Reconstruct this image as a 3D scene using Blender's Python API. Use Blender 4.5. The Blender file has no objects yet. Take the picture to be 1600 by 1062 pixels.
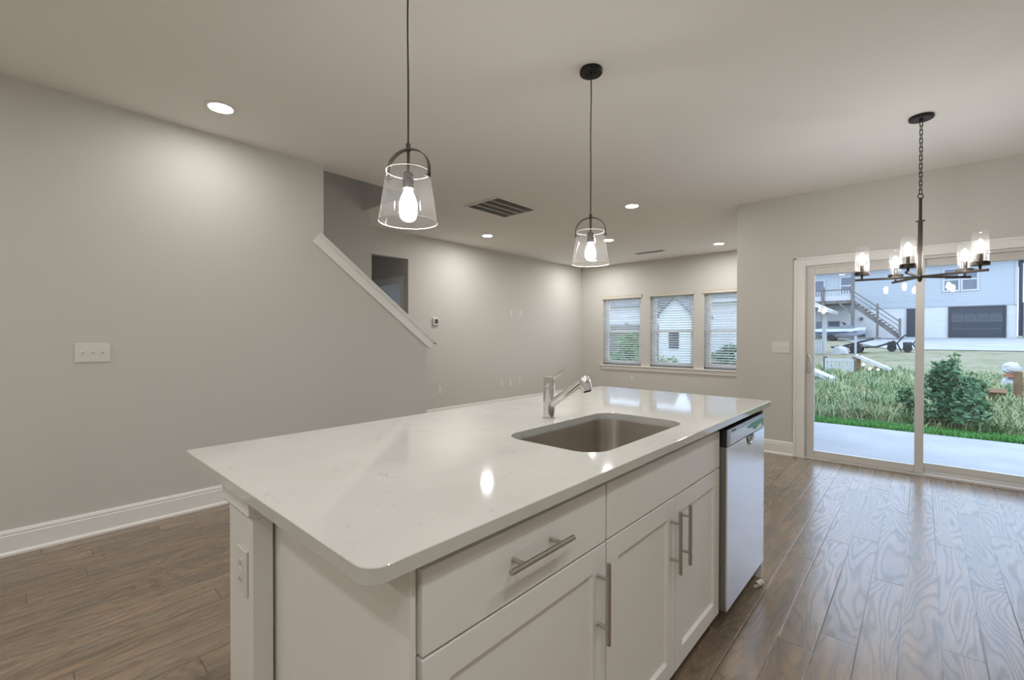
import bpy, bmesh, math, random
from mathutils import Vector, Matrix

S = bpy.context.scene
COL = S.collection
PI = math.pi
random.seed(7)

# ------------------------------------------------------------------ camera
F_PX, YAW, PITCH, ROLL = 705.26, 0.7370, -0.0089, 0.0013
CAM = Vector((3.872, 0.0, 1.261))
fw = Vector((-math.sin(YAW) * math.cos(PITCH), math.cos(YAW) * math.cos(PITCH), math.sin(PITCH)))
rt = Vector((math.cos(YAW), math.sin(YAW), 0))
up = rt.cross(fw)
r2 = rt * math.cos(ROLL) + up * math.sin(ROLL)
u2 = -rt * math.sin(ROLL) + up * math.cos(ROLL)
cd = bpy.data.cameras.new('camera')
cam = bpy.data.objects.new('camera', cd)
COL.objects.link(cam)
M = Matrix((r2, u2, -fw)).transposed().to_4x4()
M.translation = CAM
cam.matrix_world = M
cd.sensor_fit = 'HORIZONTAL'
cd.sensor_width = 36.0
cd.lens = F_PX / 1600 * 36.0
cd.clip_start, cd.clip_end = 0.05, 300
S.camera = cam

# ------------------------------------------------------------------ world, exposure
W = bpy.data.worlds.new('overcast_sky')
S.world = W
W.use_nodes = True
bg = W.node_tree.nodes['Background']
bg.inputs['Color'].default_value = (0.59, 0.735, 1.0, 1)
bg.inputs['Strength'].default_value = 1.9
S.view_settings.view_transform = 'Standard'
S.view_settings.look = 'None'
S.view_settings.exposure = 1.06
S.view_settings.gamma = 1.0
S.view_settings.use_curve_mapping = False
S.cycles.use_denoising = True
S.cycles.max_bounces = 10
S.cycles.diffuse_bounces = 6
S.cycles.glossy_bounces = 5
S.cycles.transparent_max_bounces = 24
S.cycles.transmission_bounces = 6
S.cycles.sample_clamp_indirect = 6.0
S.cycles.caustics_reflective = False
S.cycles.caustics_refractive = False
CAN_STRENGTH = 95.0       # recessed can lights
BULB_STRENGTH = 75.0       # pendant bulbs
CANDLE_STRENGTH = 76.0     # chandelier bulbs
LAMP_COL = (1.0, 0.985, 0.945, 1)


# ------------------------------------------------------------------ materials
def mat(name, col, rough=0.5, metal=0.0, spec=0.5):
    m = bpy.data.materials.new(name)
    m.use_nodes = True
    b = m.node_tree.nodes['Principled BSDF']
    b.inputs['Base Color'].default_value = (*col, 1)
    b.inputs['Roughness'].default_value = rough
    b.inputs['Metallic'].default_value = metal
    b.inputs['Specular IOR Level'].default_value = spec
    m.diffuse_color = (*col, 1)
    return m


class NT:
    def __init__(self, m):
        self.t = m.node_tree
        self.b = self.t.nodes.get('Principled BSDF')

    def n(self, typ, **kw):
        nd = self.t.nodes.new(typ)
        for k, v in kw.items():
            setattr(nd, k, v)
        return nd

    def l(self, a, b):
        self.t.links.new(a, b)

    def math(self, op, a, b=None, c=None):
        nd = self.n('ShaderNodeMath', operation=op)
        for i, v in enumerate((a, b, c)):
            if v is None:
                continue
            if isinstance(v, (int, float)):
                nd.inputs[i].default_value = v
            else:
                self.l(v, nd.inputs[i])
        return nd.outputs[0]

    def mix(self, fac, a, b):
        nd = self.n('ShaderNodeMix', data_type='RGBA')
        for i, v in ((0, fac), (6, a), (7, b)):
            if isinstance(v, (int, float)):
                nd.inputs[i].default_value = v
            elif isinstance(v, tuple):
                nd.inputs[i].default_value = (*v, 1)
            else:
                self.l(v, nd.inputs[i])
        return nd.outputs[2]

    def noise(self, vec, scale, detail=2, rough=0.5, dist=0.0):
        nd = self.n('ShaderNodeTexNoise')
        nd.inputs['Scale'].default_value = scale
        nd.inputs['Detail'].default_value = detail
        nd.inputs['Roughness'].default_value = rough
        nd.inputs['Distortion'].default_value = dist
        if vec is not None:
            self.l(vec, nd.inputs['Vector'])
        return nd.outputs['Fac']

    def ramp(self, fac, stops):
        nd = self.n('ShaderNodeValToRGB')
        el = nd.color_ramp.elements
        while len(el) < len(stops):
            el.new(0.5)
        for e, (p, c) in zip(el, stops):
            e.position = p
            e.color = (*c, 1)
        self.l(fac, nd.inputs[0])
        return nd.outputs[0]

    def pos(self):
        return self.n('ShaderNodeNewGeometry').outputs['Position']

    def bump(self, h, strength, dist=0.01):
        nd = self.n('ShaderNodeBump')
        nd.inputs['Strength'].default_value = strength
        nd.inputs['Distance'].default_value = dist
        self.l(h, nd.inputs['Height'])
        self.l(nd.outputs[0], self.b.inputs['Normal'])


def paint(name, col, rough=0.6, bump=0.05, scale=180):
    m = mat(name, col, rough, spec=0.3)
    t = NT(m)
    t.bump(t.noise(t.pos(), scale, 2), bump, 0.002)
    return m


def noisy(name, a, b, scale, rough=0.8, detail=4, bump=0.0):
    m = mat(name, a, rough, spec=0.25)
    t = NT(m)
    f = t.noise(t.pos(), scale, detail, 0.6)
    c = t.ramp(f, [(0.35, a), (0.65, b)])
    t.l(c, t.b.inputs['Base Color'])
    if bump:
        t.bump(f, bump, 0.05)
    return m


def brushed(name, col, rough, axis, bump=0.04):
    m = mat(name, col, rough, 1.0)
    t = NT(m)
    mp = t.n('ShaderNodeMapping')
    mp.inputs['Scale'].default_value = {'x': (3, 500, 500), 'y': (500, 3, 500), 'z': (500, 500, 3)}[axis]
    t.l(t.pos(), mp.inputs['Vector'])
    f = t.noise(mp.outputs[0], 1.0, 3)
    if bump:
        t.l(t.math('MULTIPLY_ADD', f, 0.16, rough - 0.08), t.b.inputs['Roughness'])
        t.bump(f, bump, 0.001)
    return m


def glass(name, tint=(1, 1, 1), ior=1.45, rough=0.0, haze=0.0):
    """Thin clear pane: Fresnel mix of see-through and mirror."""
    m = bpy.data.materials.new(name)
    m.use_nodes = True
    t = NT(m)
    t.t.nodes.remove(t.b)
    out = t.t.nodes['Material Output']
    tr = t.n('ShaderNodeBsdfTransparent')
    tr.inputs[0].default_value = (*tint, 1)
    gl = t.n('ShaderNodeBsdfGlossy')
    gl.inputs['Roughness'].default_value = rough
    fr = t.n('ShaderNodeFresnel')
    # same reflection from either side of the thin sheet
    gb = t.n('ShaderNodeNewGeometry').outputs['Backfacing']
    t.l(t.math('MULTIPLY_ADD', gb, 1.0 / ior - ior, ior), fr.inputs[0])
    mx = t.n('ShaderNodeMixShader')
    t.l(fr.outputs[0], mx.inputs[0])
    t.l(tr.outputs[0], mx.inputs[1])
    t.l(gl.outputs[0], mx.inputs[2])
    res = mx.outputs[0]
    if haze:   # faintly cloudy, seeded glass
        df, tl, m2, m3 = t.n('ShaderNodeBsdfDiffuse'), t.n('ShaderNodeBsdfTranslucent'), t.n('ShaderNodeMixShader'), t.n('ShaderNodeMixShader')
        m2.inputs[0].default_value = 0.5
        t.l(df.outputs[0], m2.inputs[1])
        t.l(tl.outputs[0], m2.inputs[2])
        f = t.noise(t.pos(), 60.0, 2)
        t.l(t.math('MULTIPLY', f, haze * 2), m3.inputs[0])
        t.l(res, m3.inputs[1])
        t.l(m2.outputs[0], m3.inputs[2])
        res = m3.outputs[0]
    t.l(res, out.inputs[0])
    return m


def emit(name, col, strength):
    m = bpy.data.materials.new(name)
    m.use_nodes = True
    t = NT(m)
    t.t.nodes.remove(t.b)
    e = t.n('ShaderNodeEmission')
    e.inputs[0].default_value = col
    e.inputs[1].default_value = strength
    t.l(e.outputs[0], t.t.nodes['Material Output'].inputs[0])
    return m


def wood_floor():
    m = mat('hickory_floor', (0.12, 0.075, 0.05), 0.3, spec=0.8)
    t = NT(m)
    sx = t.n('ShaderNodeSeparateXYZ')
    t.l(t.pos(), sx.inputs[0])
    x, y = sx.outputs[0], sx.outputs[1]
    PW, PL = 0.127, 1.25
    xr = t.math('DIVIDE', t.math('ADD', x, 10.03), PW)
    row = t.math('FLOOR', xr)
    wn = t.n('ShaderNodeTexWhiteNoise', noise_dimensions='1D')
    t.l(row, wn.inputs['W'])
    yr = t.math('DIVIDE', t.math('MULTIPLY_ADD', wn.outputs['Value'], 7.3, t.math('ADD', y, 20)), PL)
    pl = t.math('FLOOR', yr)
    pid = t.math('MULTIPLY_ADD', row, 17.13, t.math('MULTIPLY', pl, 5.77))
    wp = t.n('ShaderNodeTexWhiteNoise', noise_dimensions='1D')
    t.l(pid, wp.inputs['W'])
    rnd = wp.outputs['Value']
    fx = t.math('FRACT', xr)
    fy = t.math('FRACT', yr)
    ex = t.math('MINIMUM', fx, t.math('SUBTRACT', 1.0, fx))
    ey = t.math('MULTIPLY', t.math('MINIMUM', fy, t.math('SUBTRACT', 1.0, fy)), PL / PW)
    edge = t.math('MINIMUM', ex, ey)
    # cathedral grain: contour lines of a stretched noise, different on every plank
    cb = t.n('ShaderNodeCombineXYZ')
    t.l(t.math('MULTIPLY', x, 5.5), cb.inputs[0])
    t.l(t.math('MULTIPLY', y, 0.85), cb.inputs[1])
    t.l(t.math('MULTIPLY', rnd, 60.0), cb.inputs[2])
    n1 = t.noise(cb.outputs[0], 1.0, 2.0, 0.35, 0.3)
    ring = t.math('MULTIPLY_ADD', t.math('SINE', t.math('MULTIPLY', n1, 150.0)), 0.5, 0.5)
    cf = t.n('ShaderNodeCombineXYZ')
    t.l(t.math('MULTIPLY', x, 160.0), cf.inputs[0])
    t.l(t.math('MULTIPLY', y, 9.0), cf.inputs[1])
    t.l(t.math('MULTIPLY', rnd, 40.0), cf.inputs[2])
    fine = t.noise(cf.outputs[0], 1.0, 3, 0.6)
    line = t.math('POWER', ring, 3.0)                      # thin dark growth lines
    cs = t.n('ShaderNodeCombineXYZ')
    t.l(t.math('MULTIPLY', x, 22.0), cs.inputs[0])
    t.l(t.math('MULTIPLY', y, 2.2), cs.inputs[1])
    t.l(t.math('MULTIPLY', rnd, 25.0), cs.inputs[2])
    streak = t.noise(cs.outputs[0], 1.0, 3, 0.6, 0.4)
    c0 = t.ramp(streak, [(0.30, (0.185, 0.155, 0.122)), (0.52, (0.265, 0.200, 0.142)), (0.72, (0.345, 0.240, 0.150))])
    dark = t.math('MINIMUM', t.math('ADD', t.math('MULTIPLY', line, 0.32), t.math('MULTIPLY', t.math('MAXIMUM', t.math('SUBTRACT', fine, 0.48), 0.0), 1.6)), 0.75)
    c1 = t.mix(dark, c0, (0.085, 0.060, 0.043))
    hv = t.n('ShaderNodeHueSaturation')
    hv.inputs['Saturation'].default_value = 1.0
    t.l(t.math('MULTIPLY_ADD', rnd, 0.26, 0.92), hv.inputs['Value'])
    t.l(c1, hv.inputs['Color'])
    em = t.math('LESS_THAN', edge, 0.010)
    t.l(t.mix(em, hv.outputs[0], (0.036, 0.027, 0.022)), t.b.inputs['Base Color'])
    bev = t.math('MINIMUM', t.math('MULTIPLY', edge, 30.0), 1.0)
    h = t.math('SUBTRACT', bev, t.math('MULTIPLY', line, 0.10))
    t.l(t.math('MULTIPLY_ADD', line, 0.065, 0.25), t.b.inputs['Roughness'])
    t.bump(h, 0.30, 0.0020)
    return m


def quartz():
    m = mat('white_quartz', (0.72, 0.70, 0.665), 0.06)
    t = NT(m)
    p = t.pos()
    n = t.noise(p, 9.0, 4, 0.6, 1.4)
    v = t.math('ABSOLUTE', t.math('SUBTRACT', n, 0.5))
    vein = t.math('SUBTRACT', 1.0, t.math('MINIMUM', t.math('MULTIPLY', v, 75.0), 1.0))
    msk = t.noise(p, 17.0, 3, 0.6)
    msk = t.math('MULTIPLY', t.math('MAXIMUM', t.math('SUBTRACT', msk, 0.555), 0.0), 7.0)
    f = t.math('MINIMUM', t.math('MULTIPLY', vein, msk), 0.62)
    cl = t.noise(p, 5.0, 3, 0.5)
    base = t.ramp(cl, [(0.3, (0.555, 0.55, 0.525)), (0.7, (0.60, 0.595, 0.57))])
    t.l(t.mix(f, base, (0.36, 0.35, 0.335)), t.b.inputs['Base Color'])
    return m


def siding(name, col, pitch=0.15):
    m = mat(name, col, 0.55)
    t = NT(m)
    sx = t.n('ShaderNodeSeparateXYZ')
    t.l(t.pos(), sx.inputs[0])
    fz = t.math('FRACT', t.math('DIVIDE', sx.outputs[2], pitch))
    lo = t.math('LESS_THAN', fz, 0.12)
    t.l(t.mix(lo, col, tuple(c * 0.72 for c in col)), t.b.inputs['Base Color'])
    t.bump(fz, 0.5, 0.03)
    return m


def planks(name, a, b, axis, pitch):
    m = mat(name, a, 0.8)
    t = NT(m)
    sx = t.n('ShaderNodeSeparateXYZ')
    t.l(t.pos(), sx.inputs[0])
    q = t.math('DIVIDE', sx.outputs[axis], pitch)
    wn = t.n('ShaderNodeTexWhiteNoise', noise_dimensions='1D')
    t.l(t.math('FLOOR', q), wn.inputs['W'])
    c = t.mix(wn.outputs['Value'], a, b)
    gap = t.math('LESS_THAN', t.math('FRACT', q), 0.08)
    t.l(t.mix(gap, c, tuple(v * 0.3 for v in a)), t.b.inputs['Base Color'])
    return m


M_ = {}
M_['wall'] = paint('greige_wall_paint', (0.62, 0.606, 0.574), 0.65)
M_['ceil'] = paint('ceiling_paint', (0.89, 0.875, 0.845), 0.8, 0.08, 120)
M_['trim'] = mat('white_trim_paint', (0.83, 0.82, 0.80), 0.32)
M_['cab'] = mat('white_cabinet_paint', (0.78, 0.775, 0.75), 0.33)
M_['vinyl'] = mat('white_vinyl', (0.70, 0.68, 0.65), 0.35)
M_['vinyl_w'] = mat('bright_white_vinyl', (0.88, 0.88, 0.88), 0.35)
M_['plate'] = mat('white_plastic', (0.74, 0.725, 0.69), 0.3)
M_['dark'] = mat('black_plastic', (0.012, 0.012, 0.013), 0.4)
M_['slot'] = mat('dark_slot', (0.03, 0.03, 0.03), 0.6)
M_['black'] = mat('black_metal', (0.022, 0.020, 0.019), 0.38, 0.6)
M_['bronze'] = mat('dark_bronze_metal', (0.055, 0.045, 0.037), 0.36, 0.75)
M_['cord'] = mat('black_cord', (0.008, 0.008, 0.009), 0.45)
M_['steel_y'] = brushed('brushed_steel_door', (0.90, 0.92, 0.96), 0.22, 'y', 0.0)
M_['steel_y'].node_tree.nodes['Principled BSDF'].inputs['Metallic'].default_value = 0.85
M_['steel_z'] = brushed('brushed_nickel_upright', (0.50, 0.475, 0.44), 0.28, 'z')
M_['steel_h'] = brushed('brushed_nickel_level', (0.50, 0.475, 0.44), 0.28, 'y')
M_['sink'] = brushed('sink_steel', (0.54, 0.505, 0.46), 0.32, 'x', 0.02)
M_['chrome'] = mat('chrome', (0.80, 0.79, 0.78), 0.05, 1.0)
M_['floor'] = wood_floor()
M_['quartz'] = quartz()
M_['glass'] = glass('window_glass', (0.97, 0.985, 0.98))
M_['shade'] = glass('clear_lamp_glass', (0.97, 0.97, 0.965), 1.5, haze=0.012)
M_['can'] = emit('can_light_lens', LAMP_COL, CAN_STRENGTH)
M_['can_near'] = emit('can_light_lens_dim', LAMP_COL, CAN_STRENGTH * 0.62)
M_['can_living'] = emit('can_light_lens_living', LAMP_COL, CAN_STRENGTH * 1.75)
M_['bulb'] = emit('bulb_glow', LAMP_COL, BULB_STRENGTH)
M_['candle'] = emit('candle_bulb_glow', LAMP_COL, CANDLE_STRENGTH)
M_['blind'] = mat('white_blind_slat', (0.86, 0.86, 0.86), 0.45)
_t = NT(M_['blind'])   # thin vinyl slats let some daylight through
_tl, _mx = _t.n('ShaderNodeBsdfTranslucent'), _t.n('ShaderNodeMixShader')
_tl.inputs[0].default_value = (0.85, 0.85, 0.85, 1)
_mx.inputs[0].default_value = 0.55
_t.l(_t.b.outputs[0], _mx.inputs[1])
_t.l(_tl.outputs[0], _mx.inputs[2])
_t.l(_mx.outputs[0], _t.t.nodes['Material Output'].inputs[0])
M_['valance'] = mat('cream_valance', (0.66, 0.62, 0.54), 0.45)
M_['duct'] = mat('dark_duct', (0.30, 0.29, 0.28), 0.8)
M_['louver'] = mat('grey_louver', (0.50, 0.49, 0.475), 0.6)
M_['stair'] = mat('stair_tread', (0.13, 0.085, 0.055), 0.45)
# glass rims coloured white, standing in for the bright glints along their edges
mr = mat('rim_glint_white', (0.9, 0.9, 0.88), 0.15)
mr.node_tree.nodes['Principled BSDF'].inputs['Transmission Weight'].default_value = 0.25
M_['rim'] = mr


# ------------------------------------------------------------------ mesh helpers
def B():
    return bmesh.new()


def box(bm, x0, x1, y0, y1, z0, z1, bev=0.0, mi=0, seg=2):
    vs = [bm.verts.new((x, y, z)) for x in (x0, x1) for y in (y0, y1) for z in (z0, z1)]
    idx = [(0, 1, 3, 2), (4, 6, 7, 5), (0, 4, 5, 1), (2, 3, 7, 6), (0, 2, 6, 4), (1, 5, 7, 3)]
    fs = [bm.faces.new([vs[i] for i in f]) for f in idx]
    for f in fs:
        f.material_index = mi
    if bev:
        es = list({e for f in fs for e in f.edges})
        bmesh.ops.bevel(bm, geom=es, offset=bev, segments=seg, affect='EDGES', profile=0.5)
    return fs


def quad(bm, *pts, mi=0):
    f = bm.faces.new([bm.verts.new(p) for p in pts])
    f.material_index = mi
    return f


def obox(bm, c, ax, ay, az, bev=0.0):
    """box from centre and three half-axis vectors"""
    c, ax, ay, az = map(Vector, (c, ax, ay, az))
    vs = [bm.verts.new(c + ax * i + ay * j + az * k) for i in (-1, 1) for j in (-1, 1) for k in (-1, 1)]
    idx = [(0, 1, 3, 2), (4, 6, 7, 5), (0, 4, 5, 1), (2, 3, 7, 6), (0, 2, 6, 4), (1, 5, 7, 3)]
    fs = [bm.faces.new([vs[i] for i in f]) for f in idx]
    if bev:
        bmesh.ops.bevel(bm, geom=list({e for f in fs for e in f.edges}), offset=bev, segments=2, affect='EDGES', profile=0.5)


def frame_of(d):
    d = d.normalized()
    a = Vector((0, 0, 1)) if abs(d.z) < 0.95 else Vector((1, 0, 0))
    s = d.cross(a).normalized()
    return s, s.cross(d).normalized()


def rings(bm, rs, cap=True, mi=0, closed=False):
    """connect successive vertex rings"""
    n = len(rs[0])
    V = [[bm.verts.new(p) for p in r] for r in rs]
    seq = list(zip(V, V[1:])) + ([(V[-1], V[0])] if closed else [])
    for a, b in seq:
        for i in range(n):
            f = bm.faces.new((a[i], a[(i + 1) % n], b[(i + 1) % n], b[i]))
            f.material_index = mi
    if cap and not closed:
        for r, rev in ((V[0], True), (V[-1], False)):
            f = bm.faces.new(list(reversed(r)) if rev else r)
            f.material_index = mi


def cyl(bm, p0, p1, r0, r1=None, seg=24, cap=True, mi=0):
    p0, p1 = Vector(p0), Vector(p1)
    r1 = r0 if r1 is None else r1
    s, t = frame_of(p1 - p0)
    rs = []
    for p, r in ((p0, r0), (p1, r1)):
        rs.append([p + (s * math.cos(a) + t * math.sin(a)) * r for a in [2 * PI * i / seg for i in range(seg)]])
    rings(bm, rs, cap, mi)


def tube(bm, pts, r, seg=10, closed=False):
    pts = [Vector(p) for p in pts]
    n = len(pts)
    rs, s0 = [], None
    for i in range(n):
        a = pts[(i - 1) % n] if (closed or i > 0) else pts[i]
        b = pts[(i + 1) % n] if (closed or i < n - 1) else pts[i]
        d = (b - a).normalized()
        if s0 is None:
            s0, _ = frame_of(d)
        s = (s0 - d * s0.dot(d)).normalized()
        t = s.cross(d)
        s0 = s
        rr = r[i] if isinstance(r, (list, tuple)) else r
        rs.append([pts[i] + (s * math.cos(2 * PI * k / seg) + t * math.sin(2 * PI * k / seg)) * rr for k in range(seg)])
    rings(bm, rs, not closed, 0, closed)


def lathe(bm, prof, c=(0, 0, 0), seg=32, mi=0, cap=False, axis=None):
    """revolve (r, h) profile about an axis through c"""
    c = Vector(c)
    d = Vector(axis or (0, 0, 1)).normalized()
    s, t = frame_of(d)
    V = []
    for r, h in prof:
        if r < 1e-6:
            V.append([bm.verts.new(c + d * h)])
        else:
            V.append([bm.verts.new(c + d * h + (s * math.cos(2 * PI * i / seg) + t * math.sin(2 * PI * i / seg)) * r) for i in range(seg)])
    for a, b in zip(V, V[1:]):
        for i in range(seg):
            j = (i + 1) % seg
            if len(a) == 1 and len(b) == 1:
                continue
            if len(a) == 1:
                f = bm.faces.new((a[0], b[j], b[i]))
            elif len(b) == 1:
                f = bm.faces.new((a[i], a[j], b[0]))
            else:
                f = bm.faces.new((a[i], a[j], b[j], b[i]))
            f.material_index = mi
    if cap:
        for r in (V[0], V[-1]):
            if len(r) > 1:
                bm.faces.new(r)


def prism(bm, poly, ax, h0, h1, mi=0):
    """extrude a 2-D polygon along world axis ax (0,1,2); poly gives the other two coords in order"""
    def P(q, h):
        c = list(q)
        c.insert(ax, h)
        return c
    a = [bm.verts.new(P(q, h0)) for q in poly]
    b = [bm.verts.new(P(q, h1)) for q in poly]
    n = len(poly)
    fs = [bm.faces.new((a[i], a[(i + 1) % n], b[(i + 1) % n], b[i])) for i in range(n)]
    fs += [bm.faces.new(list(reversed(a))), bm.faces.new(b)]
    for f in fs:
        f.material_index = mi


def rrect(x0, x1, y0, y1, rad, n=8):
    """rounded rectangle outline; rad is one radius or four (x1y1, x0y1, x0y0, x1y0)"""
    rr = rad if isinstance(rad, (list, tuple)) else (rad,) * 4
    out = []
    for k, (sx, sy) in enumerate(((x1, y1), (x0, y1), (x0, y0), (x1, y0))):
        r = rr[k]
        cx = sx - r if sx == x1 else sx + r
        cy = sy - r if sy == y1 else sy + r
        for i in range(n + 1):
            a = PI / 2 * k + PI / 2 * i / n
            out.append((cx + r * math.cos(a), cy + r * math.sin(a)))
    return out


# ------------------------------------------------------------------ object helpers
def wloc(o):
    v = Vector((0, 0, 0))
    while o:
        v += o.location
        o = o.parent
    return v


def obj(name, bm, mats, parent=None, smooth=35):
    """link bm (world coordinates) as one mesh object"""
    bmesh.ops.recalc_face_normals(bm, faces=bm.faces)
    if parent is not None:
        bmesh.ops.translate(bm, verts=bm.verts, vec=-wloc(parent))
    me = bpy.data.meshes.new(name)
    bm.to_mesh(me)
    bm.free()
    for m in (mats if isinstance(mats, (list, tuple)) else [mats]):
        me.materials.append(m)
    if smooth:
        me.polygons.foreach_set('use_smooth', [True] * len(me.polygons))
        me.set_sharp_from_angle(angle=math.radians(smooth))
    o = bpy.data.objects.new(name, me)
    COL.objects.link(o)
    if smooth and len(me.polygons) < 20000:
        wn = o.modifiers.new('weighted_normals', 'WEIGHTED_NORMAL')   # keep broad faces flat beside their bevels
        wn.keep_sharp = True
        wn.weight = 80
    if parent is not None:
        o.parent = parent
    return o


def tag(o, label=None, cat=None, group=None, kind=None):
    for k, v in (('label', label), ('category', cat), ('group', group), ('kind', kind)):
        if v:
            o[k] = v
    return o


def thing(name, label, cat, loc=(0, 0, 0), group=None):
    o = bpy.data.objects.new(name, None)
    o.empty_display_size = 0.1
    COL.objects.link(o)
    o.location = loc
    return tag(o, label, cat, group)


def struct(name, bm, m, parent=None, smooth=35):
    o = obj(name, bm, m, parent, smooth)
    if parent is None:
        o['kind'] = 'structure'
    return o


def dup(root, loc, rotz=0.0, label=None, group=None):
    r = root.copy()
    COL.objects.link(r)
    r.location = loc
    r.rotation_euler = (0, 0, rotz)
    if label:
        r['label'] = label
    if group:
        r['group'] = group
    for ch in list(root.children):
        c = ch.copy()
        COL.objects.link(c)
        c.parent = r
        for g in list(ch.children):
            d = g.copy()
            COL.objects.link(d)
            d.parent = c
    return r


# ------------------------------------------------------------------ room shell
H = 2.743
YS = 5.496          # face of the dining wall with the sliding door
YB = 8.35           # face of the living room window wall
XF = -1.64          # far left wall of the living room
XC = 2.32           # outer corner between dining and living room
XR, YK = 5.75, -2.9  # unseen right and kitchen walls
OV = 0.012

bm = B()
box(bm, -3.4, XR + 0.12, YK - 0.12, YS + 0.13, -0.12, 0)
box(bm, -3.4, XC + 0.13, YS + 0.13, YB + 0.15, -0.12, 0)
struct('floor', bm, M_['floor'])

bm = B()
box(bm, -0.11, XR + 0.12, YK - 0.12, YS + 0.13, H, H + 0.3)
box(bm, -3.4, -0.11, 2.80, YB + 0.15, H, H + 0.3)
box(bm, -0.11, XC + 0.13, YS + 0.13, YB + 0.15, H, H + 0.3)
box(bm, -3.4, -0.11, YK - 0.12, -1.2, H, H + 0.3)
struct('ceiling', bm, M_['ceil'])

# left wall: full height, then a raking half wall beside the stairs
bm = B()
prism(bm, [(YK, 0), (2.927, 0), (2.927, 1.205), (1.818, 2.045), (1.818, H), (YK, H)], 0, -0.11, 0.0)
struct('wall_left', bm, M_['wall'], smooth=0)
bm = B()
box(bm, XF - 0.11, XF, 2.79, 3.24, 0, H)
box(bm, XF - 0.11, XF, 3.834, YB + 0.15, 0, H)
box(bm, XF - 0.11, XF, 3.24, 3.834, 2.372, H)
struct('wall_living_left', bm, M_['wall'])
# stairwell: side wall rising to the floor above, its ends and the upper ceiling
bm = B()
box(bm, -1.16, -1.05, -1.2, 2.90, 0, 5.3)
box(bm, XF - 0.11, -1.16, 2.79, 2.90, 0, H)
struct('wall_stair_side', bm, M_['wall'])
bm = B()
box(bm, -1.05, -0.11, 2.781, 2.7995, H, 5.3)
box(bm, -1.05, -0.11, -1.31, -1.2, 0, 5.3)
box(bm, -0.11, 0.0, -1.31, 2.88, H + 0.3, 5.3)
struct('wall_stair_upper', bm, M_['wall'])
bm = B()
box(bm, -1.16, 0, -1.31, 2.88, 5.3, 5.4)
struct('ceiling_stairwell', bm, M_['ceil'])

# window wall of the living room with three openings
WIN = [(-1.108, -0.252), (-0.062, 0.780), (0.966, 1.806)]
WZ0, WZ1 = 0.672, 2.075
bm = B()
xs = [XF - 0.11, WIN[0][0], WIN[0][1], WIN[1][0], WIN[1][1], WIN[2][0], WIN[2][1], XC + 0.13]
for i in range(0, 8, 2):
    box(bm, xs[i], xs[i + 1], YB, YB + 0.15, 0, H)
for a, b in WIN:
    box(bm, a, b, YB, YB + 0.15, 0, WZ0)
    box(bm, a, b, YB, YB + 0.15, WZ1, H)
struct('wall_back', bm, M_['wall'])
bm = B()
box(bm, XC, XC + 0.13, YS + 0.13, YB, 0, H)
struct('wall_living_right', bm, M_['wall'])
# dining wall with the slider opening
DX0, DX1, DZ = 2.965, 4.75, 1.995
bm = B()
box(bm, XC, DX0, YS, YS + 0.13, 0, H)
box(bm, DX1, XR + 0.12, YS, YS + 0.13, 0, H)
box(bm, DX0, DX1, YS, YS + 0.13, DZ, H)
struct('wall_dining', bm, M_['wall'])
bm = B()
box(bm, XR, XR + 0.12, YK - 0.12, YS, 0, H)
struct('wall_right', bm, M_['wall'])
bm = B()
box(bm, -3.4, XR, YK - 0.12, YK, 0, H)
struct('wall_kitchen', bm, M_['wall'])

# side hall seen through the tall opening, with a doorway into a daylit room
bm = B()
box(bm, -3.4, XF - 0.11, 2.79, 2.90, 0, H)
box(bm, -3.4, -2.66, 3.85, 3.95, 0, H)
box(bm, -1.85, XF - 0.11, 3.85, 3.95, 0, H)
box(bm, -2.66, -1.85, 3.85, 3.95, 2.05, H)
box(bm, -3.4, -3.3, 2.9, 3.85, 0, H)
struct('wall_hall', bm, M_['wall'])
bm = B()
box(bm, -3.4, -3.3, 3.95, 6.0, 0, H)
box(bm, -3.3, -3.2, 5.9, 6.0, 0, H)
box(bm, -1.85, XF - 0.11, 5.9, 6.0, 0, H)
box(bm, -3.2, -1.85, 5.9, 6.0, 0, 0.4)
box(bm, -3.2, -1.85, 5.9, 6.0, 2.4, H)
struct('wall_side_room', bm, M_['wall'])
bm = B()
for a, b in ((-2.75, -2.66), (-1.85, -1.76)):
    box(bm, a, b, 3.832, 3.85, 0, 2.14, 0.004)
box(bm, -2.66, -1.85, 3.832, 3.85, 2.05, 2.14, 0.004)
box(bm, -2.66, -2.645, 3.85, 3.95, 0, 2.05)
box(bm, -1.865, -1.85, 3.85, 3.95, 0, 2.05)
box(bm, -2.645, -1.865, 3.85, 3.95, 2.035, 2.05)
struct('door_2', bm, M_['trim'])


# ------------------------------------------------------------------ trim
def base_profile():
    return [(0, 0), (0.026, 0), (0.026, 0.012), (0.017, 0.022), (0.015, 0.024), (0.015, 0.112), (0.011, 0.117), (0.011, 0.121), (0.013, 0.125), (0.011, 0.136), (0.006, 0.145), (0, 0.145)]


def base_y(bm, x, sgn, y0, y1):
    prism(bm, [(x + sgn * p, z) for p, z in base_profile()], 1, y0, y1)


def base_x(bm, y, sgn, x0, x1):
    prism(bm, [(y + sgn * p, z) for p, z in base_profile()], 0, x0, x1)


bm = B(); base_y(bm, 0, 1, YK, 2.927); struct('baseboard_left', bm, M_['trim'])
bm = B(); base_y(bm, XF, 1, 3.834, YB); struct('baseboard_living_left', bm, M_['trim'])
bm = B(); base_x(bm, YB, -1, XF + 0.026, XC); struct('baseboard_back', bm, M_['trim'])
bm = B(); base_x(bm, YS, -1, XC, 2.88); base_x(bm, YS, -1, 4.835, XR); struct('baseboard_dining', bm, M_['trim'])
bm = B(); base_y(bm, XC, -1, YS, YB - 0.026); struct('baseboard_living_right', bm, M_['trim'])

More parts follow.
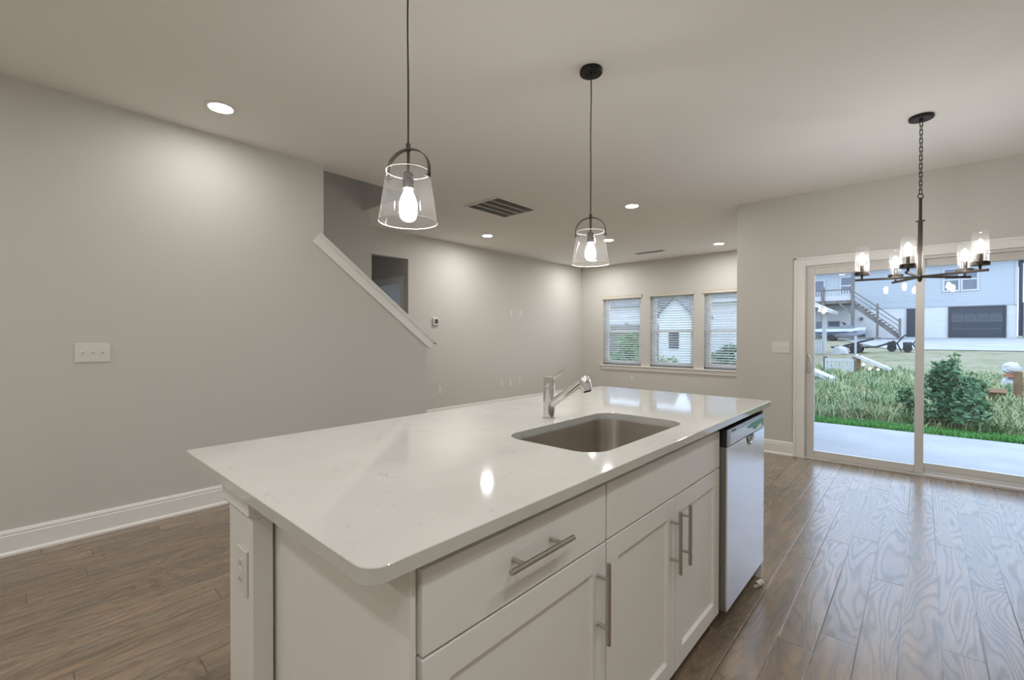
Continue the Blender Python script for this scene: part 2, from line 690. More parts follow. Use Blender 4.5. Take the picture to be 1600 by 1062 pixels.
# raking cap of the half wall: apron boards and a broader cap on top
sl = Vector((0, 1.253, -0.950)).normalized()
nr = Vector((0, 0.950, 1.253)).normalized()
bm = B()
Ltop = 1.60
c0 = Vector((-0.055, 1.80, 2.128))
def along(s, off, w, th):
    return (c0 + sl * s + nr * off, w, th)
obox(bm, c0 + sl * 0.772 + nr * 0.0 + Vector((0, 0, 0)), (0.083, 0, 0), sl * 0.800, nr * 0.009, 0.004)       # cap board
obox(bm, c0 + sl * 0.752 + nr * -0.055 + Vector((0.061, 0, 0)), (0.008, 0, 0), sl * 0.780, nr * 0.046, 0.003)     # side apron
obox(bm, c0 + sl * 0.752 + nr * -0.016 + Vector((0.064, 0, 0)), (0.013, 0, 0), sl * 0.785, nr * 0.008, 0.003)   # small bead below the cap
obox(bm, c0 + sl * 0.752 + nr * -0.055 + Vector((-0.061, 0, 0)), (0.008, 0, 0), sl * 0.780, nr * 0.046, 0.003)
struct('trim_1', bm, M_['trim'])

# stair flight behind the half wall
bm = B()
RISE, RUN = 0.196, 0.256
for i in range(13):
    y1 = 3.19 - i * RUN
    box(bm, -1.05, -0.11, y1 - RUN, y1, 0, RISE * (i + 1) - 0.03)
    box(bm, -1.05, -0.11, y1 - RUN, y1 + 0.025, RISE * (i + 1) - 0.03, RISE * (i + 1), 0, 1)
st = struct('stairs', bm, [M_['trim'], M_['stair']])

# window stool and apron running under the three windows
bm = B()
box(bm, -1.165, 1.86, YB - 0.045, YB + 0.10, WZ0 - 0.028, WZ0, 0.006)
box(bm, -1.13, 1.83, YB - 0.018, YB, WZ0 - 0.105, WZ0 - 0.028, 0.004)
box(bm, -1.13, 1.83, YB - 0.024, YB, WZ0 - 0.046, WZ0 - 0.028, 0.004)
struct('trim_2', bm, M_['trim'])

# casing of the sliding door
bm = B()
for x0, x1, s in ((2.880, 2.982, 1), (4.733, 4.835, -1)):
    box(bm, x0, x1, YS - 0.016, YS, 0, 2.074, 0.003)
    e = x0 if s > 0 else x1
    box(bm, min(e, e + s * 0.022), max(e, e + s * 0.022), YS - 0.024, YS, 0, 2.074, 0.004)
    e2 = x1 if s > 0 else x0
    box(bm, min(e2, e2 - s * 0.012), max(e2, e2 - s * 0.012), YS - 0.020, YS, 0, 1.985, 0.003)
box(bm, 2.982, 4.733, YS - 0.016, YS, 1.984, 2.074, 0.003)
box(bm, 2.880, 4.835, YS - 0.024, YS, 2.052, 2.074, 0.004)
box(bm, 2.982, 4.733, YS - 0.020, YS, 1.984, 1.996, 0.003)
struct('trim_3', bm, M_['trim'])

# ------------------------------------------------------------------ windows (living room)
for i, (a, b) in enumerate(WIN):
    w = bpy.data.objects.new('window_%d' % (i + 1), None)
    COL.objects.link(w)
    w.location = ((a + b) / 2, YB + 0.11, WZ0)
    w['kind'] = 'structure'
    y0, y1 = YB + 0.085, YB + 0.145
    mid = 1.355
    bm = B()
    for x0, x1 in ((a, a + 0.035), (b - 0.035, b)):
        box(bm, x0, x1, y0, y1, WZ0, WZ1, 0.003)
    box(bm, a + 0.035, b - 0.035, y0, y1, WZ0, WZ0 + 0.035, 0.003)
    box(bm, a + 0.035, b - 0.035, y0, y1, WZ1 - 0.035, WZ1, 0.003)
    obj('window_frame', bm, M_['vinyl_w'], w)
    for z0, z1, yy in ((WZ0 + 0.035, mid + 0.02, y0 + 0.004), (mid - 0.02, WZ1 - 0.035, y0 + 0.03)):
        bm = B()
        for x0, x1 in ((a + 0.035, a + 0.085), (b - 0.085, b - 0.035)):
            box(bm, x0, x1, yy, yy + 0.024, z0, z1, 0.003)
        box(bm, a + 0.085, b - 0.085, yy, yy + 0.024, z0, z0 + 0.045, 0.003)
        box(bm, a + 0.085, b - 0.085, yy, yy + 0.024, z1 - 0.045, z1, 0.003)
        s = obj('sash', bm, M_['vinyl_w'], w)
        bm = B()
        box(bm, a + 0.085, b - 0.085, yy + 0.010, yy + 0.014, z0 + 0.045, z1 - 0.045)
        obj('pane', bm, M_['glass'], s)


def blind(a, b, name_label):
    cx = (a + b) / 2
    t = thing('window_blind', name_label, 'blind', (cx, YB + 0.03, WZ0 + 0.02), 'horizontal slat blinds in the living room windows')
    x0, x1 = a + 0.006, b - 0.006
    bm = B()   # valance on the face of the wall with small returns
    box(bm, a - 0.018, b + 0.018, YB - 0.022, YB - 0.006, 2.030, 2.096, 0.003)
    box(bm, a - 0.018, b + 0.018, YB - 0.027, YB - 0.006, 2.078, 2.096, 0.003)
    for e in (a - 0.018, b + 0.008):
        box(bm, e, e + 0.010, YB - 0.012, YB - 0.001, 2.032, 2.094)
    obj('valance', bm, M_['valance'], t)
    bm = B()
    box(bm, x0, x1, YB + 0.002, YB + 0.055, 2.025, 2.072, 0.003)
    obj('headrail', bm, M_['blind'], t)
    bm = B()
    z = 2.005
    tilt = math.radians(-18)
    n = 0
    while z > 0.745:
        obox(bm, (cx, YB + 0.030, z), ((x1 - x0) / 2, 0, 0), (0, 0.025 * math.cos(tilt), 0.025 * math.sin(tilt)), (0, -0.0013 * math.sin(tilt), 0.0013 * math.cos(tilt)))
        z -= 0.0445
        n += 1
    obj('slats', bm, M_['blind'], t)
    bm = B()
    box(bm, x0, x1, YB + 0.005, YB + 0.055, 0.712, 0.733, 0.004)
    obj('bottom_rail', bm, M_['blind'], t)
    for fx in (0.12, 0.5, 0.88):
        bm = B()
        xx = x0 + (x1 - x0) * fx
        for yy in (YB + 0.004, YB + 0.056):
            cyl(bm, (xx, yy, 0.73), (xx, yy, 2.03), 0.0012, seg=6)
        obj('ladder_cord', bm, M_['blind'], t)
    bm = B()
    cyl(bm, (x0 + 0.09, YB - 0.004, 1.46), (x0 + 0.09, YB + 0.004, 2.03), 0.004, seg=8)
    obj('tilt_wand', bm, M_['blind'], t)
    return t


blind(*WIN[0], 'white slat blind on the left window, nearest the far room corner')
blind(*WIN[1], 'white slat blind on the middle of the three windows')
blind(*WIN[2], 'white slat blind on the right window, partly hidden by the wall corner')

# ------------------------------------------------------------------ sliding patio door
d = bpy.data.objects.new('door_1', None)
COL.objects.link(d)
d.location = (3.857, YS + 0.06, 0)
d['kind'] = 'structure'
bm = B()
FX0, FX1 = 2.966, 4.749
for x0, x1 in ((FX0, 2.992), (4.722, FX1)):
    box(bm, x0, x1, YS - 0.004, YS + 0.125, 0.02, 1.994, 0.003)
box(bm, 2.992, 4.722, YS - 0.004, YS + 0.125, 1.960, 1.994, 0.003)
box(bm, FX0, FX1, YS - 0.012, YS + 0.125, 0.0, 0.024, 0.004)
box(bm, 2.992, 4.722, YS + 0.052, YS + 0.060, 0.024, 0.050)
obj('door_frame', bm, M_['vinyl'], d)


def panel(x0, x1, y, th, lw, rw, zb, zt, b_h, t_h):
    bm = B()
    box(bm, x0, x0 + lw, y, y + th, zb, zt, 0.004)
    box(bm, x1 - rw, x1, y, y + th, zb, zt, 0.004)
    box(bm, x0 + lw, x1 - rw, y + 0.002, y + th - 0.002, zb, zb + b_h, 0.004)
    box(bm, x0 + lw, x1 - rw, y + 0.002, y + th - 0.002, zt - t_h, zt, 0.004)
    s = obj('sash', bm, M_['vinyl'], d)
    bm = B()
    box(bm, x0 + lw, x1 - rw, y + th / 2 - 0.003, y + th / 2 + 0.003, zb + b_h, zt - t_h)
    obj('pane', bm, M_['glass'], s)
    return s


sa = panel(2.993, 3.890, YS + 0.004, 0.040, 0.066, 0.062, 0.026, 1.962, 0.066, 0.073)
panel(3.838, 4.722, YS + 0.066, 0.040, 0.050, 0.066, 0.026, 1.962, 0.085, 0.066)
bm = B()
box(bm, 3.001, 3.026, YS - 0.005, YS + 0.006, 0.882, 1.090, 0.010)
tube(bm, [(3.014, YS - 0.004, 1.068), (3.022, YS - 0.024, 1.058), (3.036, YS - 0.038, 1.030), (3.040, YS - 0.042, 0.985), (3.036, YS - 0.038, 0.940), (3.022, YS - 0.024, 0.912), (3.014, YS - 0.004, 0.902)], 0.0075, 10)
obj('handle', bm, M_['vinyl'], sa)
bm = B()
cyl(bm, (3.013, YS - 0.0075, 0.935), (3.013, YS - 0.004, 0.935), 0.004, seg=12)
obj('lock_screw', bm, M_['slot'], sa)


# ------------------------------------------------------------------ recessed lights
def can_light(loc, label, m='can'):
    x, y = loc
    t = thing('recessed_light', label, 'ceiling light', (x, y, H), 'recessed ceiling lights')
    bm = B()
    lathe(bm, [(0.068, -0.001), (0.070, -0.006), (0.088, -0.005), (0.094, -0.002), (0.094, 0.0)], (x, y, H), 40)
    obj('trim_ring', bm, M_['plate'], t)
    bm = B()
    lathe(bm, [(0.0, -0.0025), (0.068, -0.0025)], (x, y, H), 40)
    obj('lens', bm, M_[m], t)
    return t


c = can_light((0.487, 0.909), 'round recessed light by the left wall, nearest the camera', 'can_near')
c2 = can_light((-0.892, 4.704), 'recessed light beside the ceiling grille, close to the far left wall', 'can_living')
c3 = can_light((2.85, 1.56), 'recessed light over the sink just above the picture')
for (x, y), lb in (
    ((1.420, 4.731), 'recessed light to the right of the far pendant cord'),
    ((0.281, 6.175), 'recessed light just right of the far pendant shade'),
    ((1.459, 7.588), 'recessed light above the right window beside the wall corner'),
    ((-0.90, 7.60), 'recessed light in the far corner behind the far pendant shade'),
    ((4.30, 1.45), 'recessed light over the kitchen aisle right of the camera'),
    ((4.30, 0.20), 'unseen fill light added over the kitchen aisle beside the camera'),  # unseen can, added to brighten the cabinet fronts
    ((4.55, -0.90), 'unseen fill light added in the kitchen behind the camera, right side'),  # from here down: unseen cans added to raise the ambient light
    ((2.45, -0.95), 'unseen fill light added in the kitchen behind the camera, middle'),
    ((0.45, -1.30), 'unseen fill light added in the kitchen behind the camera by the left wall'),
    ((4.55, -2.30), 'unseen fill light added in the far kitchen corner behind the camera'),
    ((2.45, -2.30), 'unseen fill light added at the kitchen back wall, middle'),
    ((0.90, -2.30), 'unseen fill light added at the kitchen back wall, left end'),
):
    dup(c2 if y > 3.5 else c3, (x, y, H), 0, lb)

st_l = dup(c, (-0.55, 0.9, 5.3), 0, 'unseen fill light added high in the stairwell above the stairs')  # added lamp out of view, lifts the dark stairwell header

# ------------------------------------------------------------------ ceiling vents
t = thing('return_air_grille', 'large white return air grille with four grey louver bands in the ceiling', 'air grille', (0.262, 3.79, H))
vx0, vx1, vy0, vy1 = -0.012, 0.536, 3.455, 4.130
bm = B()
fwid = 0.028
for x0, x1, y0, y1 in ((vx0, vx0 + fwid, vy0, vy1), (vx1 - fwid, vx1, vy0, vy1), (vx0 + fwid, vx1 - fwid, vy0, vy0 + fwid), (vx0 + fwid, vx1 - fwid, vy1 - fwid, vy1)):
    box(bm, x0, x1, y0, y1, H - 0.010, H - 0.0005, 0.003)
iw = (vx1 - vx0 - 2 * fwid) / 4
for k in range(1, 4):
    xx = vx0 + fwid + iw * k
    box(bm, xx - 0.005, xx + 0.005, vy0 + fwid, vy1 - fwid, H - 0.009, H - 0.0005)
obj('frame', bm, M_['plate'], t)
for k in range(4):
    bm = B()
    xa = vx0 + fwid + iw * k + 0.005
    xb = xa + iw - 0.010
    y = vy0 + fwid + 0.006
    while y < vy1 - fwid - 0.006:
        obox(bm, ((xa + xb) / 2, y, H - 0.005), ((xb - xa) / 2, 0, 0), (0, 0.0055, 0.0030), (0, -0.0004, 0.0007))
        y += 0.0125
    quad(bm, (xa, vy0 + fwid, H - 0.001), (xb, vy0 + fwid, H - 0.001), (xb, vy1 - fwid, H - 0.001), (xa, vy1 - fwid, H - 0.001), mi=1)
    obj('louver_band', bm, [M_['louver'], M_['duct']], t)

t = thing('supply_vent', 'small slim supply vent in the ceiling near the window wall', 'air vent', (0.31, 7.53, H))
bm = B()
for x0, x1, y0, y1 in ((0.04, 0.06, 7.46, 7.60), (0.56, 0.58, 7.46, 7.60), (0.06, 0.56, 7.46, 7.475), (0.06, 0.56, 7.585, 7.60)):
    box(bm, x0, x1, y0, y1, H - 0.009, H - 0.0005, 0.002)
obj('frame', bm, M_['plate'], t)
bm = B()
for k in range(6):
    yy = 7.49 + k * 0.016
    obox(bm, (0.31, yy, H - 0.005), (0.25, 0, 0), (0, 0.007, 0.004), (0, -0.0004, 0.0008))
quad(bm, (0.06, 7.475, H - 0.001), (0.56, 7.475, H - 0.001), (0.56, 7.585, H - 0.001), (0.06, 7.585, H - 0.001))
obj('louvers', bm, M_['louver'], t)


# ------------------------------------------------------------------ pendants
def pendant(x, y, label):
    t = thing('pendant_light', label, 'pendant light', (x, y, H), 'clear glass pendants over the island')
    bm = B()
    lathe(bm, [(0, 0), (0.060, -0.0005), (0.062, -0.004), (0.062, -0.021), (0.059, -0.025), (0.0, -0.025)], (x, y, H), 40)
    cn = obj('canopy', bm, M_['black'], t)
    bm = B()
    for k in (-1, 1):
        px, py = x + 0.026 * k, y + 0.0 * k
        lathe(bm, [(0.0045, -0.025), (0.0045, -0.034), (0.0, -0.036)], (px, py, H), 12)
    lathe(bm, [(0.008, -0.025), (0.008, -0.045), (0.004, -0.052), (0, -0.052)], (x, y, H), 16)
    obj('canopy_screw', bm, M_['dark'], cn)
    bm = B()
    pts = []
    for i in range(25):
        f = i / 24
        pts.append((x + 0.0015 * math.sin(f * 11) * (1 - f), y + 0.0012 * math.sin(f * 8 + 1) * (1 - f), H - 0.05 - f * (H - 0.05 - 1.935)))
    tube(bm, pts, 0.0034, 8)
    obj('cord', bm, M_['cord'], t)
    bm = B()
    cyl(bm, (x, y, 1.915), (x, y, 1.940), 0.0085, seg=16)
    cyl(bm, (x, y, 1.836), (x, y, 1.915), 0.0055, seg=12)
    obj('stem', bm, M_['bronze'], t)
    # flat strap handle
    bm = B()
    dx, dy = math.cos(math.radians(24)), math.sin(math.radians(24))
    px, py = -dy, dx
    rs = []
    N = 30
    for i in range(-2, N + 3):
        if i < 0 or i > N:
            a = 0 if i < 0 else PI
            ex = 0.083 * math.cos(a)
            ez = -0.018 * ((-i) if i < 0 else (i - N)) * 0.9
        else:
            a = PI * i / N
            ex, ez = 0.083 * math.cos(a), 0.073 * math.sin(a)
        nx = math.cos(a) if 0 <= i <= N else (1 if i < 0 else -1)
        nz = math.sin(a) if 0 <= i <= N else 0
        ring = []
        for sw, so in ((-1, -1), (1, -1), (1, 1), (-1, 1)):
            e = ex + nx * so * 0.0018
            zz = 1.848 + ez + nz * so * 0.0018
            w = sw * 0.0085
            ring.append((x + dx * e + px * w, y + dy * e + py * w, zz))
        rs.append(ring)
    rings(bm, rs)
    h = obj('strap_handle', bm, M_['bronze'], t)
    for k in (-1, 1):
        bm = B()
        q = Vector((x + dx * 0.083 * k, y + dy * 0.083 * k, 1.824))
        o = Vector((dx * k, dy * k, 0))
        lathe(bm, [(0.0065, 0.0), (0.006, 0.004), (0, 0.006)], q, 14, axis=o)
        cyl(bm, q - o * 0.016, q, 0.003, seg=8)
        obj('thumb_screw', bm, M_['black'], h)
    # shade: open truncated cone of clear glass with polished rims
    bm = B()
    R0, R1, Z0, Z1, T = 0.0765, 0.1025, 1.842, 1.664, 0.0030
    n = 8
    prof = [(R0 + (R1 - R0) * i / n, Z0 + (Z1 - Z0) * i / n) for i in range(n + 1)]
    lathe(bm, prof, (x, y, 0), 56, 0)
    sh = obj('glass_shade', bm, M_['shade'], t)
    for rr, zz in ((R0, Z0), (R1, Z1)):
        bm = B()
        tube(bm, [(x + rr * math.cos(2 * PI * i / 56), y + rr * math.sin(2 * PI * i / 56), zz) for i in range(56)], 0.0012, 6, True)
        obj('polished_rim', bm, M_['rim'], sh)
    bm = B()
    lathe(bm, [(0, 1.842), (0.013, 1.840), (0.0195, 1.832), (0.0195, 1.822), (0.018, 1.820), (0.018, 1.816), (0.0195, 1.814), (0.0195, 1.782), (0.0, 1.782)], (x, y, 0), 28)
    obj('socket', bm, M_['bronze'], t)
    bm = B()
    pr = [(0, 1.782), (0.014, 1.781), (0.016, 1.770), (0.024, 1.752), (0.030, 1.732), (0.031, 1.718), (0.028, 1.702), (0.019, 1.689), (0.008, 1.683), (0, 1.682)]
    lathe(bm, pr, (x, y, 0), 20)
    obj('bulb', bm, M_['bulb'], t)
    return t


p = pendant(2.520, 0.941, 'near clear glass pendant whose cord leaves the top of the picture')
dup(p, (2.499, 2.164, H), 0, 'far clear glass pendant with its round black canopy in view')

# ------------------------------------------------------------------ chandelier
cx, cy = 3.860, 4.117
t = thing('chandelier', 'dark bronze five-arm chandelier on a chain before the sliding door', 'chandelier', (cx, cy, H))
bm = B()
lathe(bm, [(0, 0), (0.066, 0), (0.067, -0.004), (0.067, -0.016), (0.064, -0.020), (0.012, -0.021), (0.010, -0.032), (0, -0.034)], (cx, cy, H), 40)
obj('canopy', bm, M_['black'], t)
NL = 17
for k in range(NL):
    zc = H - 0.048 - k * (H - 0.048 - 2.238) / (NL - 1)
    bm = B()
    q = Vector((1, 0, 0)) if k % 2 == 0 else Vector((0, 1, 0))
    q = Matrix.Rotation(math.radians(30), 3, 'Z') @ q
    hh, ww = 0.0205, 0.0085
    pts = []
    for i in range(20):
        a = 2 * PI * i / 20
        sgn = 1 if math.sin(a) >= 0 else -1
        pts.append(Vector((cx, cy, zc + sgn * (hh - ww) + ww * math.sin(a))) + q * (ww * math.cos(a)))
    tube(bm, pts, 0.0023, 6, True)
    obj('chain_link', bm, M_['black'], t)
bm = B()
pts = [Vector((cx, cy, 2.207)) + Vector((0.70, 0.71, 0)) * (0.019 * math.cos(2 * PI * i / 24)) + Vector((0, 0, 0.019 * math.sin(2 * PI * i / 24))) for i in range(24)]
tube(bm, pts, 0.0026, 8, True)
obj('hanging_loop', bm, M_['black'], t)
bm = B()
cyl(bm, (cx, cy, 2.036), (cx, cy, 2.197), 0.0085, seg=20)
lathe(bm, [(0.0, 2.044), (0.024, 2.043), (0.024, 2.037), (0.0, 2.036)], (cx, cy, 0), 28)
cyl(bm, (cx, cy, 1.640), (cx, cy, 2.038), 0.0125, seg=24)
cyl(bm, (cx, cy, 1.630), (cx, cy, 1.641), 0.008, seg=20)
obj('stem', bm, M_['bronze'], t)
for k in range(5):
    a = math.radians(42.2 + 1.5 + 72 * k)
    dv = Vector((math.cos(a), math.sin(a), 0))
    pv = Vector((-dv.y, dv.x, 0))
    o = Vector((cx, cy, 0))
    bm = B()
    obox(bm, o + dv * 0.178 + Vector((0, 0, 1.664)), dv * 0.172, pv * 0.0075, (0, 0, 0.0075), 0.001)
    arm = obj('arm', bm, M_['bronze'], t)
    q = o + dv * 0.310
    bm = B()
    cyl(bm, q + Vector((0, 0, 1.671)), q + Vector((0, 0, 1.696)), 0.0075, seg=14)
    lathe(bm, [(0, 1.695), (0.044, 1.695), (0.0445, 1.697), (0.0445, 1.719), (0.041, 1.720), (0.041, 1.702), (0, 1.702)], q, 36)
    obj('cup', bm, M_['bronze'], arm)
    bm = B()
    cyl(bm, q + Vector((0, 0, 1.702)), q + Vector((0, 0, 1.772)), 0.0125, seg=20)
    obj('candle_sleeve', bm, M_['bronze'], arm)
    bm = B()
    lathe(bm, [(0.0395, 1.7025), (0.0395, 1.75), (0.0395, 1.83), (0.0395, 1.903)], q, 40)
    tube(bm, [q + Vector((0.0395 * math.cos(2 * PI * i / 40), 0.0395 * math.sin(2 * PI * i / 40), 1.903)) for i in range(40)], 0.0011, 6, True)
    obj('glass_shade', bm, M_['shade'], arm)
    bm = B()
    lathe(bm, [(0, 1.772), (0.010, 1.773), (0.012, 1.782), (0.019, 1.797), (0.0215, 1.812), (0.019, 1.829), (0.011, 1.845), (0.003, 1.856), (0, 1.857)], q, 16)
    obj('bulb', bm, M_['candle'], arm)


# ------------------------------------------------------------------ wall plates
def plate_obj(name, label, cat, c, n, w, h, kind, group=None):
    """c = centre on the wall, n = outward normal (axis aligned), kind = outlet / blank / switch3 / switch / gfci"""
    c, n = Vector(c), Vector(n)
    s = Vector((0, 0, 1)).cross(n)
    up_ = Vector((0, 0, 1))
    t = thing(name, label, cat, c, group)
    bm = B()
    obox(bm, c + n * 0.0032, s * (w / 2), up_ * (h / 2), n * 0.0030, 0.0022)
    obj('plate', bm, M_['plate'], t)
    if kind == 'outlet':
        for k in (-1, 1):
            bm = B()
            cc = c + up_ * (0.0195 * k) + n * 0.0064
            lathe(bm, [(0.0165, 0), (0.0165, 0.0012), (0.015, 0.0016), (0, 0.0016)], cc, 24, axis=n)
            rcp = obj('receptacle', bm, M_['plate'], t)
            bm = B()
            for e in (-1, 1):
                obox(bm, cc + s * (0.0062 * e) + n * 0.0017 + up_ * 0.003, s * 0.0011, up_ * 0.0042, n * 0.0003)
            cyl(bm, cc + n * 0.0014 - up_ * 0.0085, cc + n * 0.002 - up_ * 0.0085, 0.0024, seg=10)
            obj('slots', bm, M_['slot'], rcp)
    elif kind in ('blank',):
        for k in (-1, 1):
            bm = B()
            cyl(bm, c + up_ * (0.042 * k) + n * 0.006, c + up_ * (0.042 * k) + n * 0.0072, 0.003, seg=10)
            obj('screw', bm, M_['plate'], t)
    elif kind.startswith('switch'):
        m = 3 if kind == 'switch3' else 1
        for k in range(m):
            cc = c + s * (0.046 * (k - (m - 1) / 2)) + n * 0.006
            bm = B()
            obox(bm, cc, s * 0.0052, up_ * 0.012, n * 0.0008, 0.0005)
            obox(bm, cc + n * 0.006 + up_ * 0.003, s * 0.0038, up_ * 0.0055 + n * 0.002, n * 0.006 - up_ * 0.0022, 0.001)
            obj('toggle', bm, M_['plate'], t)
            for e in (-1, 1):
                bm = B()
                cyl(bm, cc + up_ * (0.030 * e), cc + up_ * (0.030 * e) + n * 0.0012, 0.0028, seg=10)
                obj('screw', bm, M_['plate'], t)
    elif kind == 'gfci':
        bm = B()
        obox(bm, c + n * 0.0068, s * 0.0165, up_ * 0.0335, n * 0.0012, 0.001)
        rcp = obj('receptacle', bm, M_['plate'], t)
        for k in (-1, 1):
            bm = B()
            for e in (-1, 1):
                obox(bm, c + up_ * (0.021 * k) + s * (0.0062 * e) + n * 0.0081, s * 0.0012, up_ * 0.0042, n * 0.0004)
            obj('slots', bm, M_['slot'], rcp)
            bm = B()
            obox(bm, c + up_ * (0.005 * k) + n * 0.0085, s * 0.008, up_ * 0.0034, n * 0.0008, 0.0006)
            obj('test_button', bm, M_['plate'], rcp)
    return t


plate_obj('light_switch', 'wide three-toggle switch plate on the left wall', 'light switch', (0, 0.330, 1.152), (1, 0, 0), 0.166, 0.117, 'switch3')
plate_obj('light_switch', 'three-toggle switch plate on the wall left of the sliding door', 'light switch', (2.758, YS, 1.144), (0, -1, 0), 0.166, 0.117, 'switch3')
G = 'plates low on the far left wall'
plate_obj('wall_outlet', 'lone low outlet on the far wall under the thermostat', 'outlet', (XF, 4.405, 0.418), (1, 0, 0), 0.072, 0.116, 'outlet')
plate_obj('wall_outlet', 'outlet with sockets, leftmost of the three low plates on the far wall', 'outlet', (XF, 5.790, 0.418), (1, 0, 0), 0.072, 0.116, 'outlet', G)
plate_obj('wall_plate', 'blank low plate, middle of the three on the far wall', 'wall plate', (XF, 6.018, 0.415), (1, 0, 0), 0.072, 0.116, 'blank', G)
plate_obj('wall_plate', 'blank low plate, rightmost of the three on the far wall', 'wall plate', (XF, 6.272, 0.415), (1, 0, 0), 0.072, 0.116, 'blank', G)
G = 'plates high on the far left wall'
plate_obj('wall_outlet', 'left one of the two high plates on the far wall', 'outlet', (XF, 6.033, 1.674), (1, 0, 0), 0.072, 0.116, 'outlet', G)
plate_obj('wall_plate', 'right one of the two high plates on the far wall', 'wall plate', (XF, 6.292, 1.674), (1, 0, 0), 0.072, 0.116, 'blank', G)
plate_obj('wall_outlet', 'outlet below the left window sill', 'outlet', (-0.438, YB, 0.400), (0, -1, 0), 0.072, 0.116, 'outlet')
plate_obj('wall_outlet', 'outlet with test buttons on the side of the white island post', 'outlet', (2.572, 0.396, 0.653), (0, -1, 0), 0.074, 0.117, 'gfci')

t = thing('thermostat', 'small white square thermostat with dark screen on the far wall', 'thermostat', (XF, 4.316, 1.482))
bm = B()
box(bm, XF, XF + 0.006, 4.250, 4.384, 1.418, 1.546, 0.002)
obj('back_plate', bm, M_['plate'], t)
bm = B()
box(bm, XF + 0.006, XF + 0.030, 4.268, 4.376, 1.426, 1.534, 0.006)
obj('body', bm, M_['plate'], t)
bm = B()
box(bm, XF + 0.030, XF + 0.0312, 4.290, 4.358, 1.446, 1.516)
obj('screen', bm, mat('grey_screen', (0.10, 0.105, 0.10), 0.3), t)

# ------------------------------------------------------------------ kitchen island
XL, XRI, YN, YFI = 2.223, 3.275, 0.345, 2.741
ZC0, ZC1 = 0.888, 0.914
SX0, SX1, SY0, SY1 = 2.792, 3.172, 1.135, 1.825
# worktop with the sink cut-out
bm = B()
outer = rrect(XL, XRI, YN, YFI, (0.02, 0.02, 0.018, 0.036), 8)
inner = rrect(SX0, SX1, SY0, SY1, 0.085, 8)
e = 0.0013
def top_shape(bm):
    loops = []
    spec = [(outer, 0, ZC0), (outer, 0, ZC1 - e), (outer, e, ZC1)]
    cxo, cyo = (XL + XRI) / 2, (YN + YFI) / 2
    def off(poly, d, hole=False):
        n = len(poly)
        res = []
        for i in range(n):
            a, b = Vector(poly[i - 1]), Vector(poly[(i + 1) % n])
            tt = (b - a).normalized()
            nn = Vector((-tt.y, tt.x))
            res.append(Vector(poly[i]) + nn * d * (-1 if hole else 1))
        return res
    O = [[bm.verts.new((*q, z)) for q in off(outer, dd)] for _, dd, z in spec]
    I = [[bm.verts.new((*q, z)) for q in off(inner, dd, True)] for dd, z in ((0, ZC0), (0, ZC1 - e), (e, ZC1))]
    n = len(outer)
    for a, b in zip(O, O[1:]):
        for i in range(n):
            bm.faces.new((a[i], a[(i + 1) % n], b[(i + 1) % n], b[i]))
    for a, b in zip(I, I[1:]):
        for i in range(n):
            bm.faces.new((a[i], b[i], b[(i + 1) % n], a[(i + 1) % n]))
    for i in range(n):
        j = (i + 1) % n
        bm.faces.new((O[2][i], O[2][j], I[2][j], I[2][i]))
        bm.faces.new((O[0][i], I[0][i], I[0][j], O[0][j]))
top_shape(bm)
wt = obj('worktop', bm, M_['quartz'], None, 30)
tag(wt, 'white quartz island worktop with faint grey flecks and a sink cut-out', 'countertop')

XD = 3.245      # door faces
CB = 3.224      # carcass front


def bar_handle(parent, p0, p1, foot=0.042, proj=0.032, r=0.006, m='steel_z'):
    """bar pull between p0 and p1, standing off the face in +x"""
    p0, p1 = Vector(p0), Vector(p1)
    dv = (p1 - p0).normalized()
    bm = B()
    off = Vector((proj, 0, 0))
    cyl(bm, p0 + off, p1 + off, r, seg=20)
    for q in (p0 + dv * foot, p1 - dv * foot):
        cyl(bm, q, q + off, r * 0.82, seg=14)
    return obj('handle', bm, M_[m], parent)


def shaker(name, parent, y0, y1, z0, z1, fw_=0.062):
    bm = B()
    x0, x1 = XD - 0.020, XD
    b = 0.0022
    box(bm, x0, x1, y0, y0 + fw_, z0, z1, b)
    box(bm, x0, x1, y1 - fw_, y1, z0, z1, b)
    box(bm, x0, x1 - 0.0004, y0 + fw_ - 0.001, y1 - fw_ + 0.001, z0, z0 + fw_, b)
    box(bm, x0, x1 - 0.0004, y0 + fw_ - 0.001, y1 - fw_ + 0.001, z1 - fw_, z1, b)
    prism_x = x1 - 0.011
    box(bm, x0 + 0.002, prism_x, y0 + fw_ - 0.004, y1 - fw_ + 0.004, z0 + fw_ - 0.004, z1 - fw_ + 0.004)
    # sloped inner lip
    for (a0, a1, c0_, c1_) in ((y0 + fw_, y1 - fw_, z0 + fw_, z1 - fw_),):
        k = 0.006
        A = [(a0, c0_), (a1, c0_), (a1, c1_), (a0, c1_)]
        Bq = [(a0 + k, c0_ + k), (a1 - k, c0_ + k), (a1 - k, c1_ - k), (a0 + k, c1_ - k)]
        for i in range(4):
            j = (i + 1) % 4
            quad(bm, (x1 - 0.003, *A[i]), (x1 - 0.003, *A[j]), (prism_x + 0.0002, *Bq[j]), (prism_x + 0.0002, *Bq[i]))
    return obj(name, bm, M_['cab'], parent)


def slab(name, parent, y0, y1, z0, z1):
    bm = B()
    box(bm, XD - 0.020, XD, y0, y1, z0, z1, 0.0025)
    return obj(name, bm, M_['cab'], parent)


XB = 2.602   # back of the carcasses
ZT = 0.862
